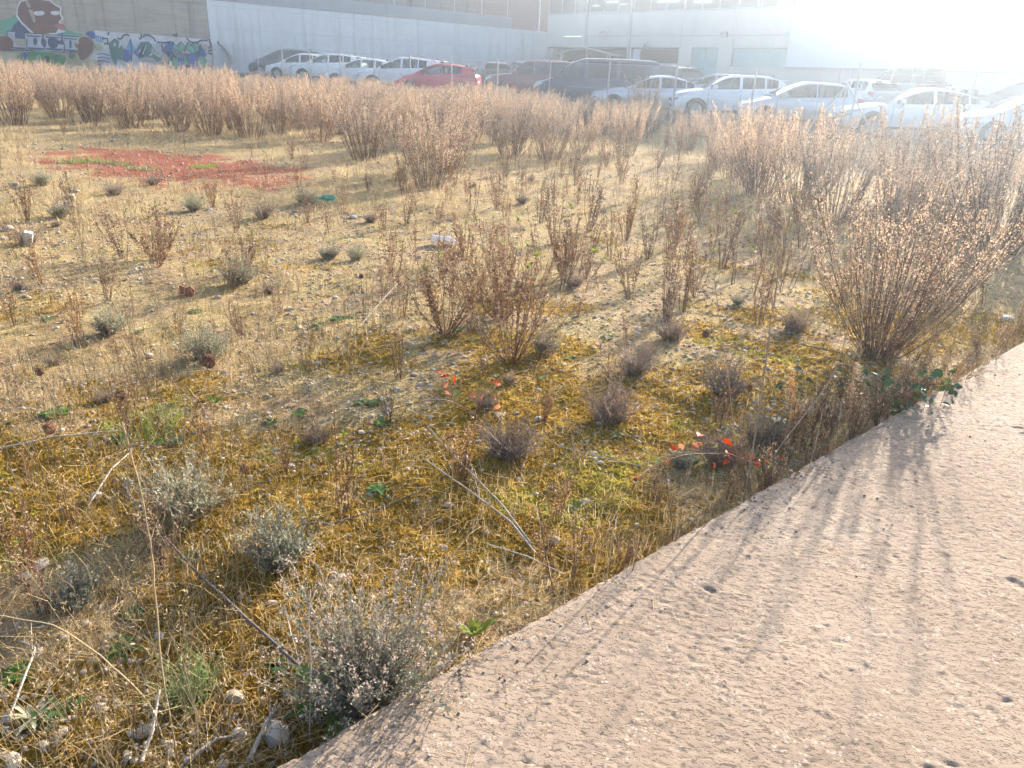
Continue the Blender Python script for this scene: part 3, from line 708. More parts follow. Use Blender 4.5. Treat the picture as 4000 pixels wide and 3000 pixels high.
# sign with pale letters in the dark bay
def text_obj(txt, mat, size, depth=0.01):
    cu = bpy.data.curves.new('lettering', 'FONT'); cu.body = txt; cu.size = size; cu.extrude = depth; cu.align_x = 'CENTER'; cu.align_y = 'CENTER'
    tmp = bpy.data.objects.new('lettering', cu); COL.objects.link(tmp)
    dg = bpy.context.evaluated_depsgraph_get(); me = bpy.data.meshes.new_from_object(tmp.evaluated_get(dg))
    bpy.data.objects.remove(tmp); o = bpy.data.objects.new('lettering', me); COL.objects.link(o)
    me.materials.clear(); me.materials.append(mat); return o
s, z = BF.px(2178, 202, -1.2)
sg = empty('bay_sign', BF.p(s, -1.2, z)); tag(sg, 'dark sign with pale letters inside the shaded loading bay', 'sign')
ang = math.atan2(-UD[1], -UD[0])
MB().box(-1.0, 1.0, 0.0, 0.05, -0.42, 0.42).build('sign_board', m_dark, sg)
tx = text_obj('NEW', mat_plain('sign_letter', (0.55, 0.58, 0.6), 0.6), 0.72); tx.parent = sg; tx.rotation_euler = (math.pi / 2, 0, 0); tx.location = (0, -0.012, 0)
sg.rotation_euler = (0, 0, ang)
for x in (-0.9, 0.85): MB().box(x, x + 0.05, 0.01, 0.04, 0.42, 1.5).build('hanger', m_steel, sg)

# ---- tall white hall to the right
hall = empty('white_hall', (*BF.p(s_b, 0, 0)[:2], GZ)); tag(hall, 'tall plain white hall wall at the bright right side', 'building')
h0 = np.array(BF.p(s_b, 0, 0)[:2])
def hpart(name, mat, *a):
    o = BF.bo(name, mat, None, *a); o.parent = hall; o.matrix_parent_inverse = Matrix.Translation((-h0[0], -h0[1], -GZ)); return o
m_hall = mat_wall('white_cladding', (0.68, 0.69, 0.70), (0.55, 0.55, 0.55), 0.15)
zpl = BF.px(3300, 268, 0.6)[1]
hpart('wall_face', m_hall, s_b + 0.03, s_b + 17.5, zpl, zpl + 11, -14, 0.6)
hpart('wall_face', m_hall, s_b + 17.52, s_b + 45, zpl + 0.8, zpl + 11, -14, 0.55)
so0, so1 = BF.px(3500, 320, 0.45)[0], BF.px(3632, 320, 0.45)[0]
zo = BF.px(3560, 308, 0.45)[1]
hpart('plinth', m_cream, s_b + 0.03, so0, GZ - 0.8, zpl - 0.004, -6, 0.45)
hpart('plinth', m_cream, so1, s_b + 17.5, GZ - 0.8, zpl - 0.004, -6, 0.45)
hpart('door_head', m_cream, so0 + 0.003, so1 - 0.003, zo, zpl - 0.005, -6, 0.44)
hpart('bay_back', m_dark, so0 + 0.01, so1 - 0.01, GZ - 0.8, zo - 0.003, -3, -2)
for k in range(9):
    a = s_b + 17.54 + k * 2.9
    hpart('shutter_panel', m_hall, a, a + 2.6, GZ - 0.8, zpl + 0.78, -3, 0.40)
    hpart('pilaster', m_frame, a + 2.61, a + 2.89, GZ - 0.8, zpl + 0.79, -3, 0.5)
for k in range(3):
    a = s_b + 4.1 + k * 4.3; hpart('plinth_joint', m_joint, a, a + 0.05, GZ - 0.8, zpl - 0.02, 0.451, 0.458)
hpart('drip_rail', m_frame, s_b + 0.03, s_b + 17.5, zpl - 0.06, zpl + 0.03, 0.602, 0.66)
flood(Frame(B0 + FN * 0.6, -UD, FN), 3630, 143, 'white floodlight high on the plain white hall wall')

# ---- small canopy over a trolley, behind the van
cp = col_at(2285, 58, 235); cz = float(H(*cp))
d_ = ray(2285, 205); ztop = EYE + d_[2] / d_[1] * 58
kc = empty('canopy_stand', (cp[0], cp[1], cz)); tag(kc, 'small pale canopy on thin legs behind the dark van', 'canopy')
hh = ztop - cz
m_canv = mat_plain('canopy_sheet', (0.55, 0.58, 0.58), 0.6)
MB().add([(-0.1, -1.1, hh + 0.32), (2.5, -1.1, hh - 0.15), (2.5, 1.1, hh - 0.15), (-0.1, 1.1, hh + 0.32), (-0.1, -1.1, hh + 0.27), (2.5, -1.1, hh - 0.2), (2.5, 1.1, hh - 0.2), (-0.1, 1.1, hh + 0.27)],
         [(0, 1, 2, 3), (7, 6, 5, 4), (0, 4, 5, 1), (1, 5, 6, 2), (2, 6, 7, 3), (3, 7, 4, 0)]).build('roof_sheet', m_canv, kc)
MB().add([(-0.12, -1.1, hh + 0.30), (-2.1, -1.1, hh - 0.1), (-2.1, 1.1, hh - 0.1), (-0.12, 1.1, hh + 0.30), (-0.12, -1.1, hh + 0.25), (-2.1, -1.1, hh - 0.15), (-2.1, 1.1, hh - 0.15), (-0.12, 1.1, hh + 0.25)],
         [(3, 2, 1, 0), (4, 5, 6, 7), (1, 5, 4, 0), (2, 6, 5, 1), (3, 7, 6, 2), (0, 4, 7, 3)]).build('roof_sheet', mat_plain('canopy_sheet_painted_shade', (0.30, 0.31, 0.33), 0.6), kc)  # darker copy of the canopy sheet, this slope's shade put into its colour
for x in (-1.7, 1.7):
    for y in (-0.9, 0.9):
        MB().tube([(x, y, 0), (x, y, hh - 0.1 + (0.08 if x > 0 else 0))], 0.04, 6).build('leg', m_steel, kc)
MB().box(-0.9, 1.1, -0.5, 0.5, hh - 0.95, hh - 0.6).build('counter', mat_plain('counter_white', (0.6, 0.62, 0.64), 0.6), kc)
for x in (-0.7, 0.9): MB().box(x - 0.05, x + 0.05, -0.4, 0.4, 0, hh - 0.952).build('counter_leg', m_steel, kc)

# ------------------------------------------------------------------ wire fence
fence = empty('wire_fence', (P0[0], P0[1], float(H(*P0))))
tag(fence, 'galvanised chain-link fence on thin posts between brush and parked cars', 'fence')
fo = np.array(fence.location)
NP = 21; FH = 1.82
fpts = [P0 - UD * (3.0 * i + 0.12) for i in range(NP)]
inv = Matrix.Translation((-fo[0], -fo[1], -fo[2]))
def fpart(mb, name, mat, kind=None):
    o = mb.build(name, mat, fence); o.matrix_parent_inverse = inv
    if kind: o['kind'] = kind
    return o
for i, p in enumerate(fpts):
    z = float(H(*p)); lean = (random.uniform(-.03, .03), random.uniform(-.02, .02))
    fpart(MB().tube([(p[0], p[1], z - 0.3), (p[0] + lean[0], p[1] + lean[1], z + FH + 0.05)], 0.030, 8), 'post', m_steel)
ci = 14
p = fpts[ci]; z = float(H(*p))
for sg_ in (-1, 1):
    q = p + UD * 1.3 * sg_
    fpart(MB().tube([(q[0], q[1], float(H(*q)) - 0.2), (p[0], p[1], z + FH - 0.35)], 0.024, 6), 'brace', m_steel)
q = p - UD * 0.28; fpart(MB().tube([(q[0], q[1], z - 0.3), (q[0], q[1], z + FH + 0.25)], 0.034, 8), 'post', m_steel)
# chain link: zig-zag wires woven both ways
V = []; F = []
LT = 3.0 * (NP - 1); cell = 0.065; r = 0.0019; zb, zt = 0.05, FH
def fp(s, z, off):
    q = P0 - UD * (s + 0.12) + FN * (0.04 + off); return np.array([q[0], q[1], z])
ss = np.linspace(0, LT, 200); gz = np.array([float(H(*(P0 - UD * (s + 0.12)))) for s in ss])
gh = lambda s: np.interp(s, ss, gz)
nW = int((LT + (zt - zb)) / cell)
for dirn in (1, -1):
    s0 = np.arange(-(zt - zb), LT, cell) if dirn > 0 else np.arange(0, LT + (zt - zb), cell)
    s1 = s0 + dirn * (zt - zb)
    # clip ends to the fence length
    za = np.full_like(s0, zb); zb2 = np.full_like(s0, zt)
    a = np.clip(s0, 0, LT); za = zb + np.abs(a - s0); b = np.clip(s1, 0, LT); zb2 = zt - np.abs(b - s1)
    A_ = P0[None] - UD[None] * (a[:, None] + 0.12) + FN[None] * (0.04 + 0.002 * dirn); B_ = P0[None] - UD[None] * (b[:, None] + 0.12) + FN[None] * (0.04 + 0.002 * dirn)
    A3 = np.concatenate([A_, (gh(a) + za)[:, None]], 1); B3 = np.concatenate([B_, (gh(b) + zb2)[:, None]], 1)
    nrm = np.array([FN[0], FN[1], 0]) * r
    tdir = np.array([-UD[0] * 0.7, -UD[1] * 0.7, -0.7 * dirn]) * r
    base = len(V) * 0 + sum(len(v) for v in V)
    ring = [nrm, -0.5 * nrm + 0.87 * tdir, -0.5 * nrm - 0.87 * tdir]
    pts = np.stack([A3 + q for q in ring] + [B3 + q for q in ring], 1)       # n,6,3
    n = len(pts); idx = base + np.arange(n)[:, None] * 6
    V.append(pts.reshape(-1, 3))
    for i in range(3):
        j = (i + 1) % 3; F.append(np.concatenate([idx + i, idx + j, idx + 3 + j, idx + 3 + i], 1))
me = mesh_from('chain_link', np.concatenate(V), np.concatenate(F), 4)
o = obj('chain_link', me, mat_plain('zinc_wire', (0.45, 0.46, 0.48), 0.35, 0.8, 0.5), fence); o.matrix_parent_inverse = inv; o['kind'] = 'stuff'
for zz in (0.1, 0.95, FH - 0.02):
    mb = MB(); mb.tube([fp(s, gh(s) + zz, 0.008) for s in np.linspace(0, LT, 22)], 0.0035, 4); fpart(mb, 'tension_wire', m_steel)
# ------------------------------------------------------------------ vehicles
def crom(pts, u):
    """smooth curve through (x, y) control points"""
    xs = np.array([p[0] for p in pts]); ys = np.array([p[1] for p in pts]); u = np.asarray(u, float)
    m = np.gradient(ys, xs)
    for i in range(len(xs) - 1):                          # keep it from overshooting
        d = (ys[i + 1] - ys[i]) / (xs[i + 1] - xs[i])
        if abs(d) < 1e-6: m[i] = m[i + 1] = 0
        else:
            for k in (i, i + 1):
                if m[k] / d < 0: m[k] = 0
                elif m[k] / d > 3: m[k] = 3 * d
    i = np.clip(np.searchsorted(xs, u) - 1, 0, len(xs) - 2)
    h = xs[i + 1] - xs[i]; t = np.clip((u - xs[i]) / h, 0, 1)
    return (2 * t**3 - 3 * t**2 + 1) * ys[i] + (t**3 - 2 * t**2 + t) * h * m[i] + (-2 * t**3 + 3 * t**2) * ys[i + 1] + (t**3 - t**2) * h * m[i + 1]

m_tyre = mat_plain('tyre_rubber', (0.018, 0.018, 0.019), 0.85)
m_rim = mat_plain('alloy_rim', (0.45, 0.46, 0.47), 0.35, 0.7, 0.5)
m_trim = mat_plain('black_trim', (0.02, 0.021, 0.023), 0.5)
m_seat = mat_plain('seat_cloth', (0.045, 0.045, 0.05), 0.9)
m_cglass = mat_glass('car_glass', (0.62, 0.74, 0.72), 0.72, 0.02)
m_tint = mat_glass('tinted_glass', (0.20, 0.22, 0.24), 0.45, 0.02)
m_lens = mat_plain('lamp_lens', (0.55, 0.57, 0.6), 0.12, 0.2, 0.7)
m_red = mat_plain('tail_lens', (0.30, 0.02, 0.02), 0.2, 0, 0.6)
m_plate = mat_plain('number_plate', (0.7, 0.7, 0.68), 0.5)
WHEELS = {}
def wheel_meshes(r):
    k = round(r, 3)
    if k in WHEELS: return WHEELS[k]
    t = MB().lathe([(-0.09, r * 0.62), (-0.105, r * 0.72), (-0.10, r * 0.93), (-0.07, r), (0.07, r), (0.10, r * 0.93), (0.105, r * 0.72), (0.09, r * 0.62)], 'y', 24).mesh('wheel', 40)
    t.materials.append(m_tyre)
    rm = MB().lathe([(0.085, r * 0.66), (0.098, r * 0.63), (0.09, r * 0.56), (0.02, r * 0.55), (0.015, 0.01)], 'y', 24)
    for i in range(5):
        a = 2 * math.pi * i / 5; d = np.array([math.cos(a), 0, math.sin(a)]); s = np.array([-math.sin(a), 0, math.cos(a)])
        rm.obox(d * r * 0.32 + np.array([0, 0.07, 0]), d, (0, 1, 0), s, r * 0.26, 0.012, r * 0.075)
    rm.lathe([(0.05, r * 0.16), (0.088, r * 0.13), (0.09, 0.005)], 'y', 12)
    rmm = rm.mesh('rim', 35); rmm.materials.append(m_rim)
    WHEELS[k] = (t, rmm); return WHEELS[k]

def seat_mesh():
    mb = MB()
    mb.box(-0.26, 0.26, -0.25, 0.25, 0.0, 0.16)
    mb.obox((-0.30, 0, 0.42), (0.97, 0, 0.22), (0, 1, 0), (-0.22, 0, 0.97), 0.06, 0.24, 0.32)
    mb.obox((-0.39, 0, 0.83), (0.97, 0, 0.22), (0, 1, 0), (-0.22, 0, 0.97), 0.045, 0.13, 0.09)
    me = mb.mesh('seat'); me.materials.append(m_seat); return me
SEAT = seat_mesh()

def make_car(sp, paintm, loc, rz, label, cat, group=None, name='parked_car', glass=None, rear_glass=None):
    L_, W, Hh, r = sp['L'], sp['W'], sp['H'], sp['r']
    t = empty(name, loc, rz); tag(t, label, cat, group)
    glass = glass or m_cglass; rear_glass = rear_glass or m_tint
    uf, ur_ = sp['axles']; gc = sp.get('clear', 0.20)
    top = lambda u: crom(sp['belt'], u)
    roof = lambda u: crom(sp['roof'], u)
    u0, u1 = sp['roof'][0][0], sp['roof'][-1][0]
    def plan(u):
        u = np.asarray(u, float); fr = sp.get('nose', 0.55); tl = sp.get('tail', 0.35)
        return W / 2 * (1 - 0.22 * np.clip(1 - u / fr, 0, 1) ** 2.4 - 0.13 * np.clip(1 - (L_ - u) / tl, 0, 1) ** 2.2)
    ra = r + 0.065
    def bot(u):
        z = gc + 0.10 * math.exp(-u / 0.12) + 0.14 * math.exp(-(L_ - u) / 0.12)
        for c in (uf, ur_):
            dx = abs(u - c)
            if dx < ra: z = max(z, r + math.sqrt(max(0, ra * ra - dx * dx)) * 0.98)
        return z
    def section(u):
        w = float(plan(u)); zt = float(top(u)); zb_ = bot(u)
        f = lambda z: max(zb_ + 0.001, z)
        return [(w * 0.93, zb_), (w * 0.985, f(gc + (zt - gc) * 0.22)), (w, f(gc + (zt - gc) * 0.45)), (w * 0.992, f(gc + (zt - gc) * 0.68)), (w * 0.965, f(zt - 0.07)), (w * 0.915, zt - 0.012),
                (w * 0.80, zt + 0.004), (w * 0.42, zt + 0.028), (0.0, zt + 0.035)]
    us = set(np.linspace(0, L_, 34)) | {0.02, 0.05, 0.1, L_ - 0.02, L_ - 0.06, u0, u1}
    for c in (uf, ur_): us |= set(c + ra * np.cos(np.linspace(0, math.pi, 15))) | {c + ra + 0.006, c - ra - 0.006}
    us = sorted(u for u in us if 0 <= u <= L_)
    V = []; F = []; nS = 9
    for u in us:
        for (y, z) in section(u): V.append((L_ / 2 - u, y, z))
    n = len(V)
    V += [(x, -y, z) for x, y, z in V]
    for i in range(len(us) - 1):
        um = (us[i] + us[i + 1]) / 2
        for j in range(nS - 1):
            if j >= 6 and u0 + 0.05 < um < u1 - 0.05: continue
            a, b = i * nS + j, (i + 1) * nS + j
            F.append((a, a + 1, b + 1, b)); F.append((n + a, n + b, n + b + 1, n + a + 1))
    e = (len(us) - 1) * nS
    F.append(tuple(range(nS)) + tuple(n + j for j in range(nS - 2, -1, -1)))
    F.append(tuple(e + j for j in range(nS - 1, -1, -1)) + tuple(n + e + j for j in range(nS - 1)))
    MB().add(V, F).build('body', paintm, t, 38)
    # cabin grid: frame cells keep the paint, window cells become panes
    wins = sp['wins']; uw, urg = sp['screen'], sp['rear']
    gs = set(np.linspace(u0, u1, 26)) | {uw, urg}
    for a, b in wins: gs |= {a, b}
    gs = sorted(gs); gs = [g for i, g in enumerate(gs) if i == 0 or g - gs[i - 1] > 0.012]
    zref = float(top((u0 + u1) / 2)); tum = sp.get('tum', 0.22)
    rows = [0.0, 0.05, 0.88, 1.0]
    def gpt(u, j):
        w = float(plan(u)) * 0.915; zt = float(top(u)) - 0.012; zr = max(float(roof(u)), zt + 0.004)
        yr = w * (1 - tum * (zr - zt) / (Hh - zref))
        drop = 0.045 * min(1, (zr - zt) / 0.3)
        if j <= 3:
            k = rows[j]; return (L_ / 2 - u, w + (yr - w) * k, zt + (zr - drop - zt) * k)
        return (L_ / 2 - u, yr * (0.5 if j == 4 else 0.0), zr - (drop * 0.25 if j == 4 else 0))
    nG = 6; V = []
    for u in gs:
        for j in range(nG): V.append(gpt(u, j))
    n = len(V); V += [(x, -y, z) for x, y, z in V]
    cells = {}
    for i in range(len(gs) - 1):
        um = (gs[i] + gs[i + 1]) / 2
        for j in range(nG - 1):
            a, b = i * nG + j, (i + 1) * nG + j
            for side in (0, 1):
                q = (a, a + 1, b + 1, b) if side == 0 else (n + a, n + b, n + b + 1, n + a + 1)
                key = 'roof'
                if j == 1:
                    for wi, (wa, wb2) in enumerate(wins):
                        if wa < um < wb2: key = ('side_window', side, wi)
                elif j >= 3:
                    if um < uw - 0.02 and um > u0 + 0.04: key = 'windscreen'
                    elif um > urg + 0.02 and um < u1 - 0.03: key = 'rear_window'
                cells.setdefault(key, []).append(q)
    for key, Fs in cells.items():
        used = sorted({i for q in Fs for i in q}); mp = {k: i for i, k in enumerate(used)}
        mb = MB().add([V[k] for k in used], [tuple(mp[i] for i in q) for q in Fs])
        if key == 'roof': mb.build('roof', sp.get('roofmat') or paintm, t, 40)
        elif key == 'windscreen': mb.build('windscreen', glass, t, 60)
        elif key == 'rear_window': mb.build('rear_window', rear_glass, t, 60)
        else: mb.build('side_window', glass if key[2] < sp.get('clear_wins', 1) else rear_glass, t, 60)
    # black floor, dashboard, seats
    MB().box(L_ / 2 - u1 + 0.25, L_ / 2 - u0 - 0.1, -W * 0.40, W * 0.40, gc + 0.05, gc + 0.25).build('floor_pan', m_trim, t)
    MB().box(-L_ / 2 + 0.35, L_ / 2 - 0.3, -W * 0.36, W * 0.36, gc - 0.02, gc + 0.045).build('underbody', m_trim, t)
    for c in (uf, ur_):
        MB().box(L_ / 2 - c - ra, L_ / 2 - c + ra, -W * 0.375, W * 0.375, gc + 0.26, r * 2 + 0.10).build('wheel_well', m_trim, t)
    MB().box(L_ / 2 - u0 - 0.62, L_ / 2 - u0 - 0.12, -W * 0.38, W * 0.38, gc + 0.3, zref - 0.05).build('dashboard', m_trim, t)
    sx = L_ / 2 - (u0 + (uw - u0) * 0.5) - 0.95
    for ss_, yy in ((sx, 0.36), (sx, -0.36), (sx - 0.85, 0.36), (sx - 0.85, -0.36)):
        if ss_ - 0.4 < L_ / 2 - u1 + 0.2: continue
        o = obj('seat', SEAT, None, t); o.location = (ss_, yy, gc + 0.30)
    # wheels
    wm, rm = wheel_meshes(r)
    for c in (uf, ur_):
        for sgn in (1, -1):
            o = obj('wheel', wm, None, t); o.location = (L_ / 2 - c, sgn * (W / 2 - 0.125), r); o.rotation_euler = (0, 0, 0 if sgn > 0 else math.pi)
            q = obj('rim', rm, None, o)
    # patches lying on the body skin
    def skin(u, k):
        s_ = section(u); j = min(int(k), 7); f = k - j
        return np.array([L_ / 2 - u, s_[j][0] * (1 - f) + s_[j + 1][0] * f, s_[j][1] * (1 - f) + s_[j + 1][1] * f])
    def patch(nm, mat, ua, ub, ka, kb, off=0.008, taper=0.0, sides=(1, -1)):
        nu, nk = 7, 5
        for sgn in sides:
            P = []
            for a in range(nu):
                for b in range(nk):
                    u = ua + (ub - ua) * a / (nu - 1); kk = ka + (kb - ka) * b / (nk - 1)
                    kk = kk + (kb - kk) * taper * a / (nu - 1)
                    p = skin(u, kk); du = skin(min(L_, u + 0.02), kk) - skin(max(0, u - 0.02), kk); dk = skin(u, min(7.9, kk + 0.1)) - skin(u, max(0, kk - 0.1))
                    nn = np.cross(dk, du); nn = nn / (np.linalg.norm(nn) + 1e-9)
                    if nn[1] < 0 and abs(nn[1]) > 0.2: nn = -nn
                    p = p + nn * off; P.append((p[0], p[1] * sgn, p[2]))
            Fq = [(a * nk + b, a * nk + b + 1, (a + 1) * nk + b + 1, (a + 1) * nk + b) for a in range(nu - 1) for b in range(nk - 1)]
            if sgn < 0: Fq = [q[::-1] for q in Fq]
            MB().add(P, Fq).build(nm, mat, t, 60)
    patch('headlight', m_lens, 0.03, sp.get('lamp', 0.48), 3.2, 4.5, 0.008, 0.55)
    patch('headlight_surround', m_trim, 0.02, sp.get('lamp', 0.48) * 0.35, 2.9, 3.3, 0.007, 0.2)
    patch('taillight', m_red, L_ - 0.02, L_ - sp.get('tlamp', 0.30), 3.1, 4.7, 0.008, 0.3)
    patch('sill_trim', m_trim, uf + ra + 0.06, ur_ - ra - 0.06, 0.05, 0.55, 0.006)
    zt0 = float(top(0.0)); wf = float(plan(0.0))
    MB().box(L_ / 2 - 0.02, L_ / 2 + 0.010, -wf * 0.62, wf * 0.62, zt0 - 0.20, zt0 - 0.06).build('grille', m_trim, t)
    MB().box(L_ / 2 - 0.02, L_ / 2 + 0.008, -wf * 0.75, wf * 0.75, gc + 0.13, gc + 0.26).build('lower_grille', m_trim, t)
    MB().box(L_ / 2 + 0.0105, L_ / 2 + 0.022, -0.26, 0.26, gc + 0.27, gc + 0.38).build('number_plate', m_plate, t)
    MB().box(-L_ / 2 - 0.016, -L_ / 2 - 0.002, -0.26, 0.26, gc + 0.42, gc + 0.53).build('number_plate', m_plate, t)
    for sgn in (1, -1):
        x = L_ / 2 - u0 - (uw - u0) * 0.42; yb = float(plan(L_ / 2 - x)) * 0.93; zb2 = float(top(L_ / 2 - x))
        mb = MB(); mb.obox((x, sgn * (yb + 0.10), zb2 + 0.08), (1, 0, 0), (0, 1, 0), (0, 0, 1), 0.055, 0.10, 0.075)
        mb.obox((x, sgn * (yb + 0.11), zb2 + 0.085), (1, 0, 0), (0, 1, 0), (0, 0, 1), 0.08, 0.075, 0.05); mb.build('mirror', sp.get('mirmat') or paintm, t)
        for wa, wb2 in wins[:sp.get('doors', 2)]:
            xh = L_ / 2 - wb2 + 0.16; yh = float(skin(L_ / 2 - xh, 3.9)[1]); zh = float(skin(L_ / 2 - xh, 3.9)[2])
            MB().box(xh - 0.09, xh + 0.09, min(sgn * yh, sgn * (yh + 0.03)), max(sgn * yh, sgn * (yh + 0.03)), zh - 0.015, zh + 0.015).build('door_handle', sp.get('handmat') or paintm, t)
        for uu in sp.get('seams', ()):                    # door shut lines
            P = [skin(uu, k) for k in np.linspace(0.6, 5.0, 8)]
            mb = MB(); VV = []
            for p in P: VV += [(p[0] - 0.006, sgn * (p[1] + 0.003), p[2]), (p[0] + 0.006, sgn * (p[1] + 0.003), p[2])]
            mb.add(VV, [(2 * i, 2 * i + 1, 2 * i + 3, 2 * i + 2) for i in range(7)]).build('door_seam', m_trim, t)
        if sp.get('rails'):
            ra_, rb_ = sp['rails']; P = []
            for u in np.linspace(ra_, rb_, 8):
                g = gpt(u, 3); P.append((g[0], sgn * g[1] * 0.97, g[2] + (0.05 if ra_ < u < rb_ else 0.01)))
            MB().tube(P, 0.018, 6).build('roof_rail', sp.get('railmat') or m_rim, t)
    if sp.get('fin', True):
        g = gpt(urg - 0.25, 5); MB().add([(g[0] + 0.08, -0.02, g[2]), (g[0] + 0.08, 0.02, g[2]), (g[0] - 0.1, 0.02, g[2]), (g[0] - 0.1, -0.02, g[2]), (g[0] - 0.08, 0, g[2] + 0.08)], [(0, 1, 4), (1, 2, 4), (2, 3, 4), (3, 0, 4)]).build('aerial', m_trim, t)
    if sp.get('spoiler'):
        g = gpt(urg, 3); MB().box(g[0] - 0.22, g[0] + 0.02, -g[1] * 0.95, g[1] * 0.95, g[2] + 0.015, g[2] + 0.05).build('spoiler', sp.get('spoilmat') or paintm, t)
    return t

def cpaint(name, col, metal=0.0, rough=0.3): return mat_plain(name, col, rough, metal, 0.5, 0.6, var=0.04, nscale=2)
pw = cpaint('white_paint', (0.74, 0.75, 0.76)); ps = cpaint('silver_paint', (0.50, 0.52, 0.54), 0.5); pr = cpaint('red_paint', (0.58, 0.025, 0.035)); pb = cpaint('black_paint', (0.016, 0.017, 0.02))
pm = cpaint('maroon_paint', (0.16, 0.02, 0.03)); pbl = cpaint('blue_grey_paint', (0.03, 0.04, 0.065)); pg = cpaint('grey_paint', (0.16, 0.17, 0.18), 0.3); pd = cpaint('dark_paint', (0.03, 0.033, 0.037))

def hatch(L_=4.1, W=1.75, H_=1.46, **k):
    d = dict(L=L_, W=W, H=H_, r=0.31, axles=(0.80, L_ - 0.72), belt=[(0, 0.60), (0.08, 0.70), (0.35, 0.78), (1.05, 0.93), (2.0, 0.95), (3.1, 1.0), (L_ - 0.35, 1.03), (L_ - 0.08, 1.0), (L_, 0.90)],
             roof=[(0.95, 0.92), (1.35, 1.16), (1.80, 1.38), (2.25, H_), (2.8, H_ - 0.005), (3.4, H_ - 0.07), (L_ - 0.38, H_ - 0.16), (L_ - 0.08, 1.0)],
             wins=[(1.22, 2.22), (2.32, 3.02), (3.08, 3.42)], screen=1.92, rear=L_ - 0.40, seams=(1.15, 2.27, 3.05), spoiler=True)
    d.update(k); return d
def hatch3(L_=4.1, **k):
    return hatch(L_, wins=[(1.22, 2.42), (2.46, 3.42)], seams=(1.15, 2.45), doors=1, **k)
def suv(L_=4.35, W=1.82, H_=1.62, **k):
    d = dict(L=L_, W=W, H=H_, r=0.345, clear=0.24, axles=(0.86, L_ - 0.82), belt=[(0, 0.74), (0.08, 0.86), (0.35, 0.94), (1.15, 1.05), (2.2, 1.07), (3.3, 1.13), (L_ - 0.35, 1.16), (L_ - 0.06, 1.12), (L_, 1.0)],
             roof=[(1.05, 1.05), (1.45, 1.30), (1.90, 1.53), (2.40, H_), (3.0, H_), (3.6, H_ - 0.06), (L_ - 0.36, H_ - 0.15), (L_ - 0.06, 1.15)],
             wins=[(1.32, 2.36), (2.46, 3.25), (3.31, 3.72)], screen=2.02, rear=L_ - 0.38, seams=(1.25, 2.41, 3.28), rails=(2.1, L_ - 0.6), spoiler=True, lamp=0.55)
    d.update(k); return d
def sedan(L_=4.65, W=1.82, H_=1.45, **k):
    d = dict(L=L_, W=W, H=H_, r=0.325, axles=(0.90, L_ - 1.0), belt=[(0, 0.58), (0.08, 0.70), (0.4, 0.79), (1.35, 0.93), (2.4, 0.95), (3.5, 1.0), (L_ - 0.6, 1.03), (L_ - 0.12, 1.02), (L_, 0.88)],
             roof=[(1.25, 0.92), (1.7, 1.16), (2.15, 1.36), (2.65, H_), (3.05, H_ - 0.01), (3.5, H_ - 0.09), (3.95, H_ - 0.25), (L_ - 0.42, 1.04)],
             wins=[(1.55, 2.60), (2.70, 3.62), (3.67, 3.95)], screen=2.22, rear=3.62, seams=(1.45, 2.65, 3.64), lamp=0.6)
    d.update(k); return d
def mpv(L_=4.4, **k):
    return suv(L_, 1.83, 1.66, axles=(0.85, L_ - 0.85), clear=0.18, r=0.33, belt=[(0, 0.66), (0.08, 0.78), (0.35, 0.88), (0.95, 1.04), (2.2, 1.07), (3.3, 1.11), (L_ - 0.3, 1.12), (L_ - 0.06, 1.08), (L_, 0.95)],
               roof=[(0.8, 0.99), (1.3, 1.28), (1.85, 1.55), (2.45, 1.66), (3.0, 1.66), (3.6, 1.61), (L_ - 0.30, 1.50), (L_ - 0.06, 1.11)], wins=[(1.15, 2.3), (2.4, 3.2), (3.26, 3.85)], screen=1.95, **k)
def van(L_=5.3, **k):
    d = dict(L=L_, W=1.92, H=1.98, r=0.335, clear=0.20, axles=(0.95, L_ - 1.05), belt=[(0, 0.78), (0.08, 0.90), (0.4, 1.0), (0.95, 1.14), (2.2, 1.16), (3.6, 1.17), (L_ - 0.2, 1.17), (L_ - 0.04, 1.16), (L_, 1.1)],
             roof=[(0.85, 1.12), (1.15, 1.40), (1.55, 1.72), (2.0, 1.93), (2.5, 1.98), (3.6, 1.985), (L_ - 0.4, 1.96), (L_ - 0.10, 1.88), (L_ - 0.02, 1.30)],
             wins=[(1.25, 2.15), (2.30, 3.55), (3.65, 4.85)], screen=1.72, rear=L_ - 0.10, tum=0.14, seams=(1.15, 2.22, 3.6), fin=False, lamp=0.42, doors=1)
    d.update(k); return d
def jeep(L_=4.35, **k):
    d = dict(L=L_, W=1.78, H=1.80, r=0.37, clear=0.30, axles=(0.80, L_ - 0.85), belt=[(0, 0.90), (0.06, 1.0), (0.35, 1.05), (1.30, 1.15), (2.2, 1.16), (3.3, 1.17), (L_ - 0.2, 1.17), (L_ - 0.04, 1.15), (L_, 1.05)],
             roof=[(1.25, 1.14), (1.50, 1.42), (1.75, 1.66), (2.1, 1.79), (2.6, 1.80), (3.4, 1.79), (L_ - 0.3, 1.76), (L_ - 0.05, 1.20)],
             wins=[(1.50, 2.28), (2.38, 3.10), (3.18, 4.0)], screen=1.85, rear=L_ - 0.22, tum=0.15, seams=(1.42, 2.33, 3.14), clear_wins=3, lamp=0.3)
    d.update(k); return d

